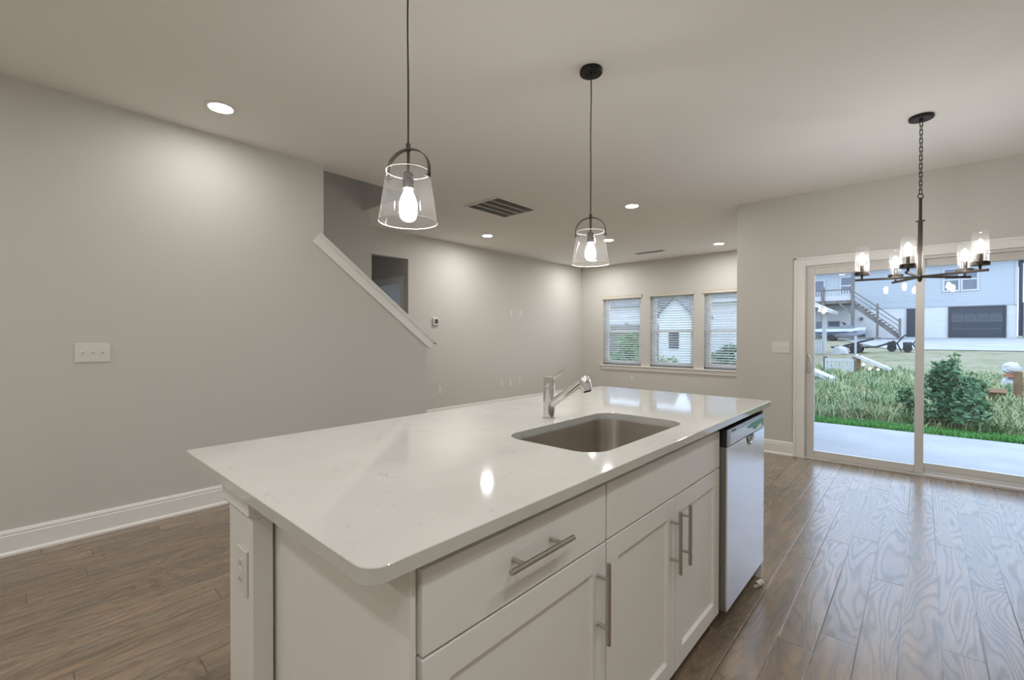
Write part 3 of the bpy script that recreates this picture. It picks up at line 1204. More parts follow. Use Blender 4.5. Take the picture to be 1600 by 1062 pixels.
# unit 1: drawer over one door
t = thing('base_cabinet', 'white shaker cabinet with one drawer over one door at the near end of the island', 'cabinet', (2.9, 0.765, 0))
bm = B()
for y0, y1 in ((0.458, 0.476), (1.052, 1.070)):
    box(bm, XB, CB, y0, y1, 0.09, 0.886)
box(bm, XB, XB + 0.012, 0.476, 1.052, 0.09, 0.886)
box(bm, XB + 0.012, CB, 0.476, 1.052, 0.09, 0.106)
box(bm, CB - 0.018, CB, 0.476, 1.052, 0.835, 0.886)
box(bm, CB - 0.018, CB, 0.476, 1.052, 0.690, 0.725)
obj('carcass', bm, M_['cab'], t)
bm = B()
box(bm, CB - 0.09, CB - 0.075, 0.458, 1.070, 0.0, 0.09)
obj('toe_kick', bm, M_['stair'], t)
dr = slab('drawer', t, 0.4645, 1.0675, 0.7105, ZT)
bar_handle(dr, (XD, 0.652, 0.796), (XD, 0.866, 0.796), 0.043, 0.034, 0.0062, 'steel_h')
do = shaker('door', t, 0.4645, 1.0675, 0.092, 0.7045)
bar_handle(do, (XD, 1.026, 0.463), (XD, 1.026, 0.674), 0.042, 0.034, 0.0062)
# unit 2: sink base
t = thing('sink_base_cabinet', 'white shaker cabinet with false drawer front and two doors under the sink', 'cabinet', (2.9, 1.535, 0))
bm = B()
for y0, y1 in ((1.0705, 1.0885), (1.980, 1.998)):
    box(bm, XB, CB, y0, y1, 0.09, 0.886)
box(bm, XB, XB + 0.012, 1.0885, 1.980, 0.09, 0.886)
box(bm, XB + 0.012, CB, 1.0885, 1.980, 0.09, 0.106)
box(bm, CB - 0.018, CB, 1.0885, 1.980, 0.835, 0.886)
box(bm, CB - 0.018, CB, 1.0885, 1.980, 0.690, 0.725)
box(bm, CB - 0.018, CB, 1.520, 1.560, 0.106, 0.690)
obj('carcass', bm, M_['cab'], t)
bm = B()
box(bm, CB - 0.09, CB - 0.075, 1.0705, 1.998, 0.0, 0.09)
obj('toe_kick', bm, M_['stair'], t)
slab('false_drawer_front', t, 1.0755, 1.9925, 0.7105, ZT)
do = shaker('door', t, 1.0755, 1.5350, 0.092, 0.7045)
bar_handle(do, (XD, 1.494, 0.463), (XD, 1.494, 0.674), 0.042, 0.034, 0.0062)
do = shaker('door', t, 1.5385, 1.9925, 0.092, 0.7045)
bar_handle(do, (XD, 1.580, 0.463), (XD, 1.580, 0.674), 0.042, 0.034, 0.0062)

# dishwasher
t = thing('dishwasher', 'stainless steel dishwasher with a torn green film strip at the island end', 'dishwasher', (2.95, 2.305, 0))
DYa, DYb, DXf = 2.006, 2.604, 3.272
bm = B()
box(bm, 2.65, 3.205, DYa, DYb, 0.11, 0.868, 0.003)
obj('tub', bm, M_['dark'], t)
bm = B()
box(bm, 3.205, DXf - 0.006, DYa, DYb, 0.098, 0.792, 0.002)
obj('door_edge', bm, mat('grey_door_edge', (0.22, 0.205, 0.185), 0.45, 0.3), t)
bm = B()
box(bm, DXf - 0.006, DXf, DYa, DYb, 0.098, 0.793, 0.002)
dd = obj('door', bm, M_['steel_y'], t)
bm = B()
pz, py = 0.793, 2.345
pts = [(py - 0.060, pz)] + [(py + 0.060 * math.cos(a), pz - 0.046 * abs(math.sin(a)) ** 0.8) for a in [PI + PI * i / 16 for i in range(17)]]
hp = [(a, b) for a, b in pts]
prism(bm, hp[1:], 0, DXf - 0.001, DXf + 0.0012)
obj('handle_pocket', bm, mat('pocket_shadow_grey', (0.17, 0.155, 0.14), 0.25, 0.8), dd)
bm = B()
rs = []
for i in range(13):
    a = PI + PI * i / 12
    q = Vector((DXf + 0.002, py + 0.042 * math.cos(a), pz - 0.004 - 0.030 * abs(math.sin(a))))
    rs.append(q)
tube(bm, rs, 0.0048, 8)
obj('handle_lip', bm, M_['chrome'], dd)
bm = B()
box(bm, 3.200, DXf - 0.004, DYa, DYb, 0.796, 0.866, 0.002)
cp = obj('control_panel', bm, M_['dark'], t)
bm = B()
box(bm, DXf - 0.004, DXf + 0.001, DYa, DYb, 0.796, 0.867, 0.002)
obj('control_fascia', bm, mat('steel_fascia', (0.44, 0.46, 0.50), 0.3, 0.8), cp)
bm = B()
box(bm, DXf + 0.001, DXf + 0.0022, DYa + 0.028, DYb - 0.02, 0.800, 0.848, 0.0006)
obj('control_recess', bm, mat('pale_steel_recess', (0.74, 0.77, 0.82), 0.28, 0.5), cp)
bm = B()
poly = [(2.27, 0.840), (2.36, 0.848), (2.576, 0.848), (2.576, 0.806), (2.552, 0.809), (2.535, 0.826), (2.47, 0.822), (2.44, 0.809), (2.385, 0.814), (2.372, 0.830), (2.335, 0.826)]
prism(bm, poly, 0, DXf + 0.0022, DXf + 0.0030)
obj('film_remnant', bm, mat('green_film', (0.045, 0.27, 0.12), 0.35), cp)['label'] = 'torn green protective film'
bm = B()
prism(bm, [(2.445, 0.808), (2.472, 0.821), (2.535, 0.825), (2.549, 0.809), (2.52, 0.806), (2.50, 0.811), (2.47, 0.804)], 0, DXf + 0.0022, DXf + 0.0028)
obj('paper_remnant', bm, M_['plate'], cp)
bm = B()
yy = 2.060
for w in (0.009, 0.006, 0.009, 0.008, 0.006, 0.009, 0.008):
    box(bm, DXf + 0.001, DXf + 0.0016, yy, yy + w * 0.8, 0.852, 0.858)
    yy += w + 0.001
obj('logo_mark', bm, M_['dark'], cp)
bm = B()
box(bm, 3.13, 3.145, DYa, DYb, 0.0, 0.105)
obj('toe_kick', bm, M_['dark'], t)

# end panels, back panel and the post at the near end
bm = B()
box(bm, 2.60, 3.236, 0.4500, 0.4575, 0.0, 0.886, 0.001)
box(bm, 3.200, 3.238, 0.4440, 0.4505, 0.0, 0.886, 0.001)
tag(obj('end_panel', bm, M_['cab']), 'flat white panel closing the near end of the island', 'panel')
bm = B()
box(bm, 2.60, 3.262, 2.610, 2.632, 0.0, 0.886, 0.001)
tag(obj('end_panel', bm, M_['cab']), 'white panel closing the far island end beyond the dishwasher', 'panel')
bm = B()
box(bm, 2.562, 2.580, 0.60, 2.632, 0.0, 0.886, 0.001)
tag(obj('back_panel', bm, M_['cab']), 'white panel along the hidden seating side of the island', 'panel')
t = thing('island_post', 'square white post with moulded cap under the near island corner', 'post', (2.551, 0.49, 0))
bm = B()
box(bm, 2.461, 2.600, 0.396, 0.590, 0.0, 0.886, 0.002)
box(bm, 2.599, 2.642, 0.396, 0.4435, 0.0, 0.886, 0.002)
obj('shaft', bm, M_['cab'], t)
bm = B()
def ringbox(z0, z1, o0, o1):
    a = [(2.461 - o0, 0.396 - o0), (2.642 + o0, 0.396 - o0), (2.642 + o0, 0.4435), (2.461 - o0, 0.4435)]
    b = [(2.461 - o1, 0.396 - o1), (2.642 + o1, 0.396 - o1), (2.642 + o1, 0.4435), (2.461 - o1, 0.4435)]
    rings(bm, [[(*q, z0) for q in a], [(*q, z1) for q in b]])
ringbox(0.808, 0.820, 0.008, 0.016)
ringbox(0.820, 0.846, 0.014, 0.014)
ringbox(0.846, 0.860, 0.014, 0.020)
ringbox(0.860, 0.887, 0.020, 0.024)
obj('cap_moulding', bm, M_['cab'], t)

# sink bowl
bm = B()
steps = [(-0.004, 0.8875, 0.087), (-0.002, 0.880, 0.085), (0.004, 0.80, 0.080), (0.012, 0.715, 0.075), (0.022, 0.690, 0.066), (0.045, 0.680, 0.05), (0.16, 0.676, 0.03)]
rs = []
for o, z, r in steps:
    rs.append([(*q, z) for q in rrect(SX0 + o, SX1 - o, SY0 + o, SY1 - o, min(r, 0.03 if o > 0.1 else r), 8)])
rs = [[(*q, 0.8875) for q in rrect(SX0 - 0.022, SX1 + 0.022, SY0 - 0.022, SY1 + 0.022, 0.10, 8)]] + rs
V = [[bm.verts.new(q) for q in r] for r in rs]
n = len(V[0])
for a, b in zip(V, V[1:]):
    for i in range(n):
        bm.faces.new((a[i], a[(i + 1) % n], b[(i + 1) % n], b[i]))
bm.faces.new(V[-1])
t = thing('sink', 'undermount stainless steel sink bowl in the island worktop', 'sink', (2.982, 1.48, 0.676))
obj('bowl', bm, M_['sink'], t)
bm = B()
lathe(bm, [(0.055, 0.6765), (0.055, 0.6785), (0.042, 0.679), (0.038, 0.6775), (0, 0.6772)], (2.982, 1.48, 0), 32)
obj('drain', bm, M_['chrome'], t)

# faucet
fx, fy = 2.704, 1.522
t = thing('faucet', 'chrome pull-out faucet with angled spout and top lever beside the sink', 'faucet', (fx, fy, ZC1))
bm = B()
lathe(bm, [(0, 0.914), (0.0275, 0.914), (0.0275, 0.917), (0.0255, 0.919), (0.0250, 0.925), (0.0245, 1.046), (0, 1.046)], (fx, fy, 0), 40)
obj('body', bm, M_['chrome'], t)
bm = B()
lathe(bm, [(0, 1.048), (0.0230, 1.048), (0.0238, 1.050), (0.0238, 1.086), (0.0220, 1.0885), (0, 1.0890)], (fx, fy, 0), 40)
cap = obj('lever_cap', bm, M_['chrome'], t)
bm = B()
a0 = Vector((fx + 0.018, fy + 0.002, 1.080))
a1 = a0 + Vector((0.052, 0.010, 0.044))
tube(bm, [a0, a0.lerp(a1, 0.12), a0.lerp(a1, 0.92), a1], [0.0066, 0.0074, 0.0062, 0.0050], 14)
obj('lever', bm, M_['chrome'], cap)
sp0 = Vector((fx + 0.004, fy, 0.968))
sp1 = Vector((fx + 0.152, fy + 0.012, 1.076))
bm = B()
tube(bm, [sp0, sp0.lerp(sp1, 0.5), sp1], [0.0175, 0.0165, 0.0160], 28)
obj('spout', bm, M_['chrome'], t)
bm = B()
ax = Vector((-0.30, 0, 0.955)).normalized()
hc = Vector((fx + 0.177, fy + 0.014, 1.052))
lathe(bm, [(0, -0.012), (0.0165, -0.012), (0.0215, -0.010), (0.0230, -0.004), (0.0230, 0.022), (0.0222, 0.034), (0.0190, 0.043), (0.0120, 0.049), (0, 0.051)], hc, 36, axis=ax)
hd = obj('spray_head', bm, M_['chrome'], t)
bm = B()
lathe(bm, [(0.0140, -0.0155), (0.0165, -0.0120)], hc, 28, axis=ax)
lathe(bm, [(0, -0.0155), (0.0140, -0.0155)], hc, 28, axis=ax)
obj('aerator', bm, M_['slot'], hd)

# curled strip of packing tape by the dishwasher foot
bm = B()
rs = []
for i in range(13):
    a = -0.6 + 3.6 * i / 12
    q = Vector((3.268 + 0.018 * math.sin(a), 2.515, 0.0165 + 0.0155 * -math.cos(a)))
    dq = Vector((0.006, 0.024, 0))
    w = Vector((math.sin(a) * 0.0008, 0, -math.cos(a) * 0.0008))
    rs.append([q - dq + w, q + dq + w, q + dq - w, q - dq - w])
rings(bm, rs)
tag(obj('packing_tape_strip', bm, mat('cream_tape', (0.68, 0.64, 0.54), 0.5)), 'curled cream strip of packing tape on the floor under the dishwasher', 'tape')


# ================================================================== outdoors
M_['conc'] = noisy('patio_concrete', (0.333, 0.339, 0.350), (0.389, 0.395, 0.406), 1.6, 0.85, 6)
M_['drive'] = noisy('driveway_concrete', (0.312, 0.312, 0.317), (0.366, 0.366, 0.371), 0.8, 0.85, 6)
M_['siding'] = siding('pale_blue_siding', (0.40, 0.425, 0.44), 0.16)
M_['white'] = mat('white_outdoor_paint', (0.434, 0.434, 0.434), 0.6)
M_['block'] = noisy('white_painted_block', (0.52, 0.52, 0.505), (0.56, 0.56, 0.545), 3, 0.7)
M_['navy'] = mat('dark_slate_paint', (0.024, 0.029, 0.040), 0.45)
M_['navy2'] = mat('slate_panel_edge', (0.110, 0.122, 0.150), 0.45)
M_['slateglass'] = mat('dim_window_pane', (0.106, 0.122, 0.150), 0.08)
M_['navyglass'] = mat('dark_garage_glass', (0.03, 0.035, 0.045), 0.12)
M_['roof'] = noisy('grey_shingles', (0.110, 0.117, 0.128), (0.166, 0.173, 0.184), 6, 0.9)
M_['lumber'] = noisy('weathered_lumber', (0.122, 0.110, 0.101), (0.189, 0.173, 0.155), 5, 0.85)
M_['brownwood'] = noisy('brown_wood', (0.166, 0.094, 0.050), (0.234, 0.146, 0.083), 5, 0.8)
M_['fence'] = planks('weathered_fence', (0.133, 0.117, 0.106), (0.200, 0.178, 0.166), 0, 0.14)
M_['bark'] = noisy('bark', (0.056, 0.045, 0.034), (0.101, 0.077, 0.056), 9, 0.9)


def leafy(name, a, b, scale=3.0):
    m = noisy(name, a, b, scale, 0.6, 3)
    t = NT(m)
    t.b.inputs['Subsurface Weight'].default_value = 0.0
    return m


M_['weed'] = leafy('weedy_grass', (0.10, 0.185, 0.075), (0.34, 0.38, 0.20), 2.2)
M_['weedy'] = leafy('yellowed_grass', (0.28, 0.30, 0.13), (0.48, 0.44, 0.26), 2.0)
M_['turf'] = leafy('bright_green_turf', (0.06, 0.22, 0.04), (0.11, 0.32, 0.07), 5.0)
M_['bush'] = leafy('dark_green_leaves', (0.05, 0.12, 0.055), (0.15, 0.26, 0.14), 4.0)
M_['leaf2'] = leafy('mid_green_leaves', (0.07, 0.16, 0.06), (0.20, 0.34, 0.13), 1.2)

GP = [(-5, -0.14), (8.68, -0.14), (9.3, -0.10), (12, 0.0), (20, 0.15), (30, 0.53), (44, 1.14), (80, 1.35)]


def gz(y):
    for (a, za), (b, zb) in zip(GP, GP[1:]):
        if y <= b:
            return za + (zb - za) * (y - a) / (b - a)
    return GP[-1][1]


def ground_mat():
    m = mat('yard_soil_and_grass', (0.166, 0.166, 0.110), 0.95, spec=0.1)
    t = NT(m)
    p = t.pos()
    sx = t.n('ShaderNodeSeparateXYZ')
    t.l(p, sx.inputs[0])
    n1 = t.noise(p, 0.9, 5, 0.65)
    n2 = t.noise(p, 6.0, 4, 0.7)
    lush = t.ramp(n2, [(0.3, (0.09, 0.15, 0.06)), (0.5, (0.20, 0.23, 0.13)), (0.72, (0.32, 0.27, 0.22))])
    dry = t.ramp(t.math('MULTIPLY_ADD', n1, 0.6, t.math('MULTIPLY', n2, 0.4)), [(0.36, (0.110, 0.166, 0.067)), (0.5, (0.250, 0.222, 0.150)), (0.65, (0.306, 0.272, 0.200))])
    f = t.math('MULTIPLY_ADD', n1, 6.0, t.math('SUBTRACT', sx.outputs[1], 20.0))
    f = t.math('MINIMUM', t.math('MAXIMUM', t.math('DIVIDE', f, 6.0), 0.0), 1.0)
    t.l(t.mix(f, lush, dry), t.b.inputs['Base Color'])
    return m


bm = B()
ys = [8.685 + 0.35 * i for i in range(60)] + [30 + 2.0 * i for i in range(31)]
xs_ = [-24 + 1.2 * i for i in range(60)]
rg = random.Random(3)
grid = []
for y in ys:
    grid.append([bm.verts.new((x, y, gz(y) + (rg.uniform(-0.03, 0.03) if 9.5 < y < 28 else 0))) for x in xs_])
for a, b in zip(grid, grid[1:]):
    for i in range(len(xs_) - 1):
        bm.faces.new((a[i], a[i + 1], b[i + 1], b[i]))
tag(obj('yard_ground', bm, ground_mat(), None, 60), None, None, None, 'structure')
bm = B()
box(bm, 2.46, 9.5, YS + 0.135, 8.70, -0.26, -0.12, 0.006)
tag(obj('patio_slab', bm, M_['conc']), None, None, None, 'structure')
bm = B()
dl = [(31.0 + 0.5 * i) for i in range(27)]
rows = []
for y in dl:
    rows.append([bm.verts.new((x, y, gz(y) + 0.03)) for x in (2.6 - (y - 31) * 0.33, 9, 16, 30)])
for a, b in zip(rows, rows[1:]):
    for i in range(3):
        bm.faces.new((a[i], a[i + 1], b[i + 1], b[i]))
tag(obj('driveway_slab', bm, M_['drive'], None, 60), None, None, None, 'structure')


# ---- plants
def blade(bm, base, h, lean, w, rg):
    a = rg.uniform(0, 2 * PI)
    s = Vector((math.cos(a), math.sin(a), 0)) * w
    d = Vector((math.cos(a + 1.3), math.sin(a + 1.3), 0))
    p = [base, base + d * lean * 0.25 + Vector((0, 0, h * 0.55)), base + d * lean * 0.65 + Vector((0, 0, h * 0.92)), base + d * lean * 1.05 + Vector((0, 0, h * 0.85))]
    v = [bm.verts.new(p[0] - s), bm.verts.new(p[0] + s), bm.verts.new(p[1] - s * 0.9), bm.verts.new(p[1] + s * 0.9), bm.verts.new(p[2] - s * 0.6), bm.verts.new(p[2] + s * 0.6), bm.verts.new(p[3])]
    bm.faces.new((v[0], v[1], v[3], v[2]))
    bm.faces.new((v[2], v[3], v[5], v[4]))
    bm.faces.new((v[4], v[5], v[6]))


def tufts(name, m, n, yr, hr, per, seed, label):
    rg = random.Random(seed)
    bm = B()
    for _ in range(n):
        y = yr[0] + (yr[1] - yr[0]) * rg.random() ** 1.3
        # only the strip of yard that the door and windows look out on
        x = rg.uniform(2.35 - 0.12 * (y - 8.7), 5.3 + 0.44 * (y - 8.7))
        hh = rg.uniform(*hr)
        for _ in range(per):
            q = Vector((x + rg.gauss(0, 0.10), y + rg.gauss(0, 0.10), gz(y) - 0.02))
            blade(bm, q, hh * rg.uniform(0.5, 1.1), hh * rg.uniform(0.2, 0.9), 0.008 + 0.0006 * (y - 8), rg)
    tag(obj(name, bm, m, None, 0), label, 'grass', None, 'stuff')


tufts('tall_weeds', M_['weed'], 700, (9.25, 19.0), (0.10, 0.29), 16, 11, 'tall green weeds growing on the slope behind the patio')
tufts('yellow_grass', M_['weedy'], 260, (9.3, 20.0), (0.08, 0.24), 13, 12, 'yellowish dry grass tufts among the green weeds')
rg = random.Random(5)
bm = B()
for _ in range(5200):
    x, y = rg.uniform(2.3, 5.6), rg.uniform(8.70, 9.22)
    blade(bm, Vector((x, y, -0.14)), rg.uniform(0.04, 0.085), 0.03, 0.006, rg)
tag(obj('lawn_strip', bm, M_['turf'], None, 0), 'short bright green lawn strip along the patio edge', 'grass', None, 'stuff')


def leaf_quads(bm, c, n, rad, size, rg, flat=1.0):
    for _ in range(n):
        while True:
            q = Vector((rg.uniform(-1, 1), rg.uniform(-1, 1), rg.uniform(-1, 1)))
            if 0.25 < q.length < 1:
                break
        p = Vector(c) + Vector((q.x * rad[0], q.y * rad[1], q.z * rad[2]))
        a = Vector((rg.gauss(0, 1), rg.gauss(0, 1), rg.gauss(0, 0.5) * flat)).normalized()
        b = a.cross(Vector((rg.gauss(0, 1), rg.gauss(0, 1), rg.gauss(0, 1)))).normalized()
        s = size * rg.uniform(0.6, 1.3)
        bm.faces.new([bm.verts.new(p - a * s), bm.verts.new(p + b * s * 0.45), bm.verts.new(p + a * s), bm.verts.new(p - b * s * 0.45)])


def shrub(name, label, cat, base, h, w, nleaf, size, m, seed, blobs=9, stems=7, group=None):
    rg = random.Random(seed)
    base = Vector(base)
    t = thing(name, label, cat, base, group)
    bs = bm_st = B()
    ends = []
    for _ in range(stems):
        e = base + Vector((rg.uniform(-w, w) * 0.35, rg.uniform(-w, w) * 0.35, h * rg.uniform(0.55, 0.95)))
        mid = base.lerp(e, 0.5) + Vector((rg.gauss(0, 0.03), rg.gauss(0, 0.03), 0))
        tube(bm_st, [base + Vector((rg.gauss(0, 0.02), rg.gauss(0, 0.02), 0)), mid, e], [0.012 * h, 0.009 * h, 0.004 * h], 6)
        ends.append(e)
    obj('stems', bm_st, M_['bark'], t)
    bm = B()
    for i in range(blobs):
        f = (i + 0.5) / blobs
        z = h * (0.12 + 0.80 * f)
        ww = w * 0.5 * (1.05 - 0.62 * f)
        c = base + Vector((rg.uniform(-ww, ww) * 0.7, rg.uniform(-ww, ww) * 0.7, z))
        leaf_quads(bm, c, nleaf // blobs, (ww, ww, h * 0.17), size, rg)
    obj('foliage', bm, m, t, 0)
    return t


shrub('leafy_bush', 'dark green leafy bush at the patio edge behind the door mullion', 'bush', (4.20, 9.45, -0.10), 0.98, 0.70, 2000, 0.050, M_['bush'], 21)
shrub('leafy_bush', 'small low dark bush left of the door mullion', 'bush', (3.72, 9.75, -0.09), 0.52, 0.40, 420, 0.04, M_['bush'], 22, 5, 4)
shrub('tall_weed_plant', 'thin leggy weed rising above the big bush on the slope', 'weed', (4.30, 12.2, 0.0), 1.0, 0.35, 130, 0.05, M_['leaf2'], 23, 6, 4)

# ---- neighbour's house
HY = 44.0
t = thing('neighbor_house', 'pale blue sided two-storey house with a dark garage door beyond the yard', 'house', (1.0, HY, 1.1))
bm = B(); box(bm, -9.0, 8.48, HY, HY + 9, 1.0, 3.38); obj('lower_wall', bm, M_['block'], t)
bm = B(); box(bm, -9.0, 8.48, HY - 0.06, HY + 9, 3.38, 6.36); obj('siding', bm, M_['siding'], t)
bm = B()
box(bm, -9.3, 9.1, HY - 0.45, HY + 9.3, 6.36, 6.58)
prism(bm, [(HY - 0.45, 6.58), (HY + 9.3, 6.58), (HY + 4.4, 8.8)], 0, -9.3, 9.1)
obj('roof', bm, M_['roof'], t)
bm = B(); box(bm, -9.3, 9.1, HY - 0.62, HY - 0.46, 6.40, 6.60); obj('gutter', bm, M_['white'], t)
bm = B(); box(bm, 8.36, 8.50, HY - 0.10, HY - 0.062, 3.38, 6.36); obj('corner_board', bm, M_['white'], t)
bm = B()
cyl(bm, (8.62, HY - 0.08, 1.3), (8.62, HY - 0.08, 6.1), 0.10, seg=10)
tube(bm, [(8.62, HY - 0.08, 6.08), (8.64, HY - 0.25, 6.25), (8.66, HY - 0.5, 6.42)], 0.09, 10)
obj('downspout', bm, M_['navy'], t)
bm = B(); box(bm, 8.75, 9.0, HY - 0.3, HY + 0.2, 1.0, 3.5); obj('corner_pier', bm, M_['white'], t)
# garage door
gx0, gx1, gz0, gz1 = 5.24, 8.00, 1.20, 3.33
bm = B()
box(bm, gx0, gx0 + 0.10, HY - 0.10, HY - 0.005, gz0, gz1)
box(bm, gx1 - 0.10, gx1, HY - 0.10, HY - 0.005, gz0, gz1)
box(bm, gx0 + 0.10, gx1 - 0.10, HY - 0.10, HY - 0.005, gz1 - 0.06, gz1)
box(bm, gx0 + 0.1, gx1 - 0.1, HY - 0.05, HY - 0.005, gz0, gz1 - 0.06)
g = obj('garage_door', bm, M_['navy'], t)
for k in range(1, 4):
    bm = B()
    zz = gz0 + 0.10 + k * 0.50
    for j in range(4):
        xa = gx0 + 0.18 + j * 0.615
        box(bm, xa, xa + 0.55, HY - 0.058, HY - 0.049, zz - 0.02, zz + 0.012)
    obj('panel_rail', bm, M_['navy2'], g)
for j in range(4):
    xa = gx0 + 0.18 + j * 0.615
    bm = B()
    box(bm, xa, xa + 0.55, HY - 0.062, HY - 0.050, 2.29, 2.70)
    gw = obj('garage_window', bm, M_['navy2'], g)
    bm = B()
    box(bm, xa + 0.025, xa + 0.525, HY - 0.066, HY - 0.061, 2.315, 2.675)
    obj('pane', bm, M_['navyglass'], gw)
# windows and doors of the house
def house_win(x0, x1, z0, z1, name='window', rail=True, m='slateglass', tr=0.12):
    bm = B()
    yy = HY - 0.06 if z0 > 3.38 else HY
    for a, b, c_, d_ in ((x0 - tr, x0, z0 - tr, z1 + tr), (x1, x1 + tr, z0 - tr, z1 + tr), (x0, x1, z0 - tr, z0), (x0, x1, z1, z1 + tr)):
        box(bm, a, b, yy - 0.06, yy, c_, d_)
    if rail:
        box(bm, x0, x1, yy - 0.05, yy, (z0 + z1) / 2 - 0.05, (z0 + z1) / 2 + 0.05)
    w = obj(name, bm, M_['white'], t)
    bm = B(); box(bm, x0, x1, yy - 0.03, yy - 0.001, z0, z1); obj('pane', bm, M_[m], w)


house_win(5.04, 5.72, 4.50, 5.92)
house_win(5.94, 6.62, 4.50, 5.92)
house_win(-0.86, -0.20, 4.62, 5.86)
house_win(-2.58, -2.02, 3.72, 5.72, 'balcony_door', False)
house_win(3.03, 3.52, 1.22, 3.30, 'entry_door', False, 'navy', 0.06)
house_win(-2.50, -2.06, 1.70, 2.44, rail=False, tr=0.05)
house_win(-1.70, -0.95, 1.94, 2.46, rail=False, tr=0.05)
bm = B(); box(bm, 0.24, 0.66, HY - 0.5, HY - 0.01, 1.10, 1.84); obj('utility_cabinet', bm, M_['navy'], t)
bm = B(); box(bm, 0.32, 0.52, HY - 0.12, HY - 0.001, 2.50, 2.74, 0.02); obj('meter_box', bm, M_['roof'], t)

# ---- raised deck with stair
DY = 41.5
t = thing('raised_deck', 'raised wooden deck with white picket railing and outdoor stair along the blue house', 'deck', (-1.0, DY, 1.0))
bm = B(); box(bm, -6.0, 0.05, DY, HY - 0.07, 3.72, 3.94); obj('platform', bm, M_['lumber'], t)
bm = B(); box(bm, -6.0, 0.02, DY - 0.03, DY, 3.94, 4.30); obj('rim_board', bm, M_['white'], t)
for px, z1 in ((0.10, 6.05), (-1.72, 5.0), (-3.6, 5.0)):
    bm = B(); box(bm, px - 0.10, px + 0.10, DY - 0.12, DY + 0.08, 0.95, z1, 0.01); obj('post', bm, M_['lumber'], t)
bm = B(); box(bm, -6.0, 0.02, DY - 0.06, DY + 0.06, 4.70, 4.78); obj('top_rail', bm, M_['lumber'], t)
bm = B()
x = -3.4
while x < -0.05:
    box(bm, x, x + 0.07, DY - 0.02, DY + 0.03, 4.30, 4.70)
    x += 0.16
tag(obj('balusters', bm, M_['white'], t), None, None, None, 'stuff')
bm = B(); obox(bm, (-0.35, DY, 3.35), (0.36, 0, -0.36), (0, 0.05, 0), (0.04, 0, 0.04)); obj('brace', bm, M_['lumber'], t)
s0, s1 = Vector((0.20, DY, 3.55)), Vector((2.72, DY, 1.22))
for k in (0, 1):
    bm = B()
    yy = DY + k * 0.9
    dv = (s1 - s0)
    nn = Vector((0.68, 0, 0.73)) * 0.14
    obox(bm, (s0 + s1) / 2 + Vector((0, yy - DY, 0)), dv / 2, (0, 0.03, 0), nn)
    obj('stringer', bm, M_['lumber'], t)
for k in range(12):
    f = (k + 0.5) / 12
    q = s0.lerp(s1, f)
    bm = B(); box(bm, q.x - 0.06, q.x + 0.20, DY - 0.06, DY + 0.96, q.z + 0.12, q.z + 0.17); obj('tread', bm, M_['lumber'], t)
for px, za, zb in ((1.52, 1.1, 3.60), (2.74, 1.1, 2.52)):
    bm = B(); box(bm, px - 0.07, px + 0.07, DY - 0.13, DY - 0.01, za, zb, 0.01); obj('stair_post', bm, M_['lumber'], t)
for k in range(3):
    bm = B()
    o = Vector((0, -0.07, 1.02 - 0.33 * k))
    tube(bm, [s0 + o + Vector((-0.05, 0, 0)), s1 + o + Vector((0.02, 0, 0.05))], 0.035 if k == 0 else 0.024, 8)
    obj('handrail', bm, M_['lumber'], t)

# ---- white open shelter with string lights at the left
t = thing('garden_shelter', 'white garden shelter with string lights at the left edge of the door', 'shelter', (-0.4, 26.5, 0.42))
y = 26.5
bm = B()
obox(bm, (-0.30, y, 2.98), (1.08, 0, -0.59), (0, 1.0, 0), (0.035, 0, 0.064)); obj('roof_panel', bm, M_['white'], t)
for px in (0.36, -1.2):
    bm = B(); box(bm, px - 0.08, px + 0.08, y - 0.09, y + 0.09, 0.40, 2.90 - (px + 0.30) * 0.546, 0.01); obj('post', bm, M_['white'], t)
for k, (px, pz) in enumerate(((0.08, 2.55), (0.30, 2.38), (0.52, 2.34), (0.02, 2.42))):
    bm = B()
    lathe(bm, [(0, -0.06), (0.045, -0.03), (0.05, 0.01), (0.02, 0.05), (0, 0.055)], (px, y - 1.02, pz + 0.10), 10)
    tube(bm, [(px, y - 1.02, pz + 0.15), (px, y - 1.0, pz + 0.32)], 0.008, 5)
    obj('string_light', bm, emit('string_bulb_glow', (1, 0.95, 0.7, 1), 6) if k == 0 else bpy.data.materials['string_bulb_glow'], t)
t = thing('picket_panel', 'short white picket panel standing under the garden shelter', 'fence', (0.15, 26.0, 0.40))
x = -0.35
while x < 0.42:
    bm = B(); box(bm, x, x + 0.085, 25.98, 26.01, 0.45, 1.12, 0.006); obj('picket', bm, M_['white'], t)
    x += 0.105
bm = B(); box(bm, -0.36, 0.43, 26.01, 26.05, 0.55, 0.63); box(bm, -0.36, 0.43, 26.01, 26.05, 0.95, 1.03); box(bm, 0.36, 0.43, 26.01, 26.08, 0.38, 1.0); box(bm, -0.36, -0.29, 26.01, 26.08, 0.38, 1.0); obj('rail', bm, M_['white'], t)

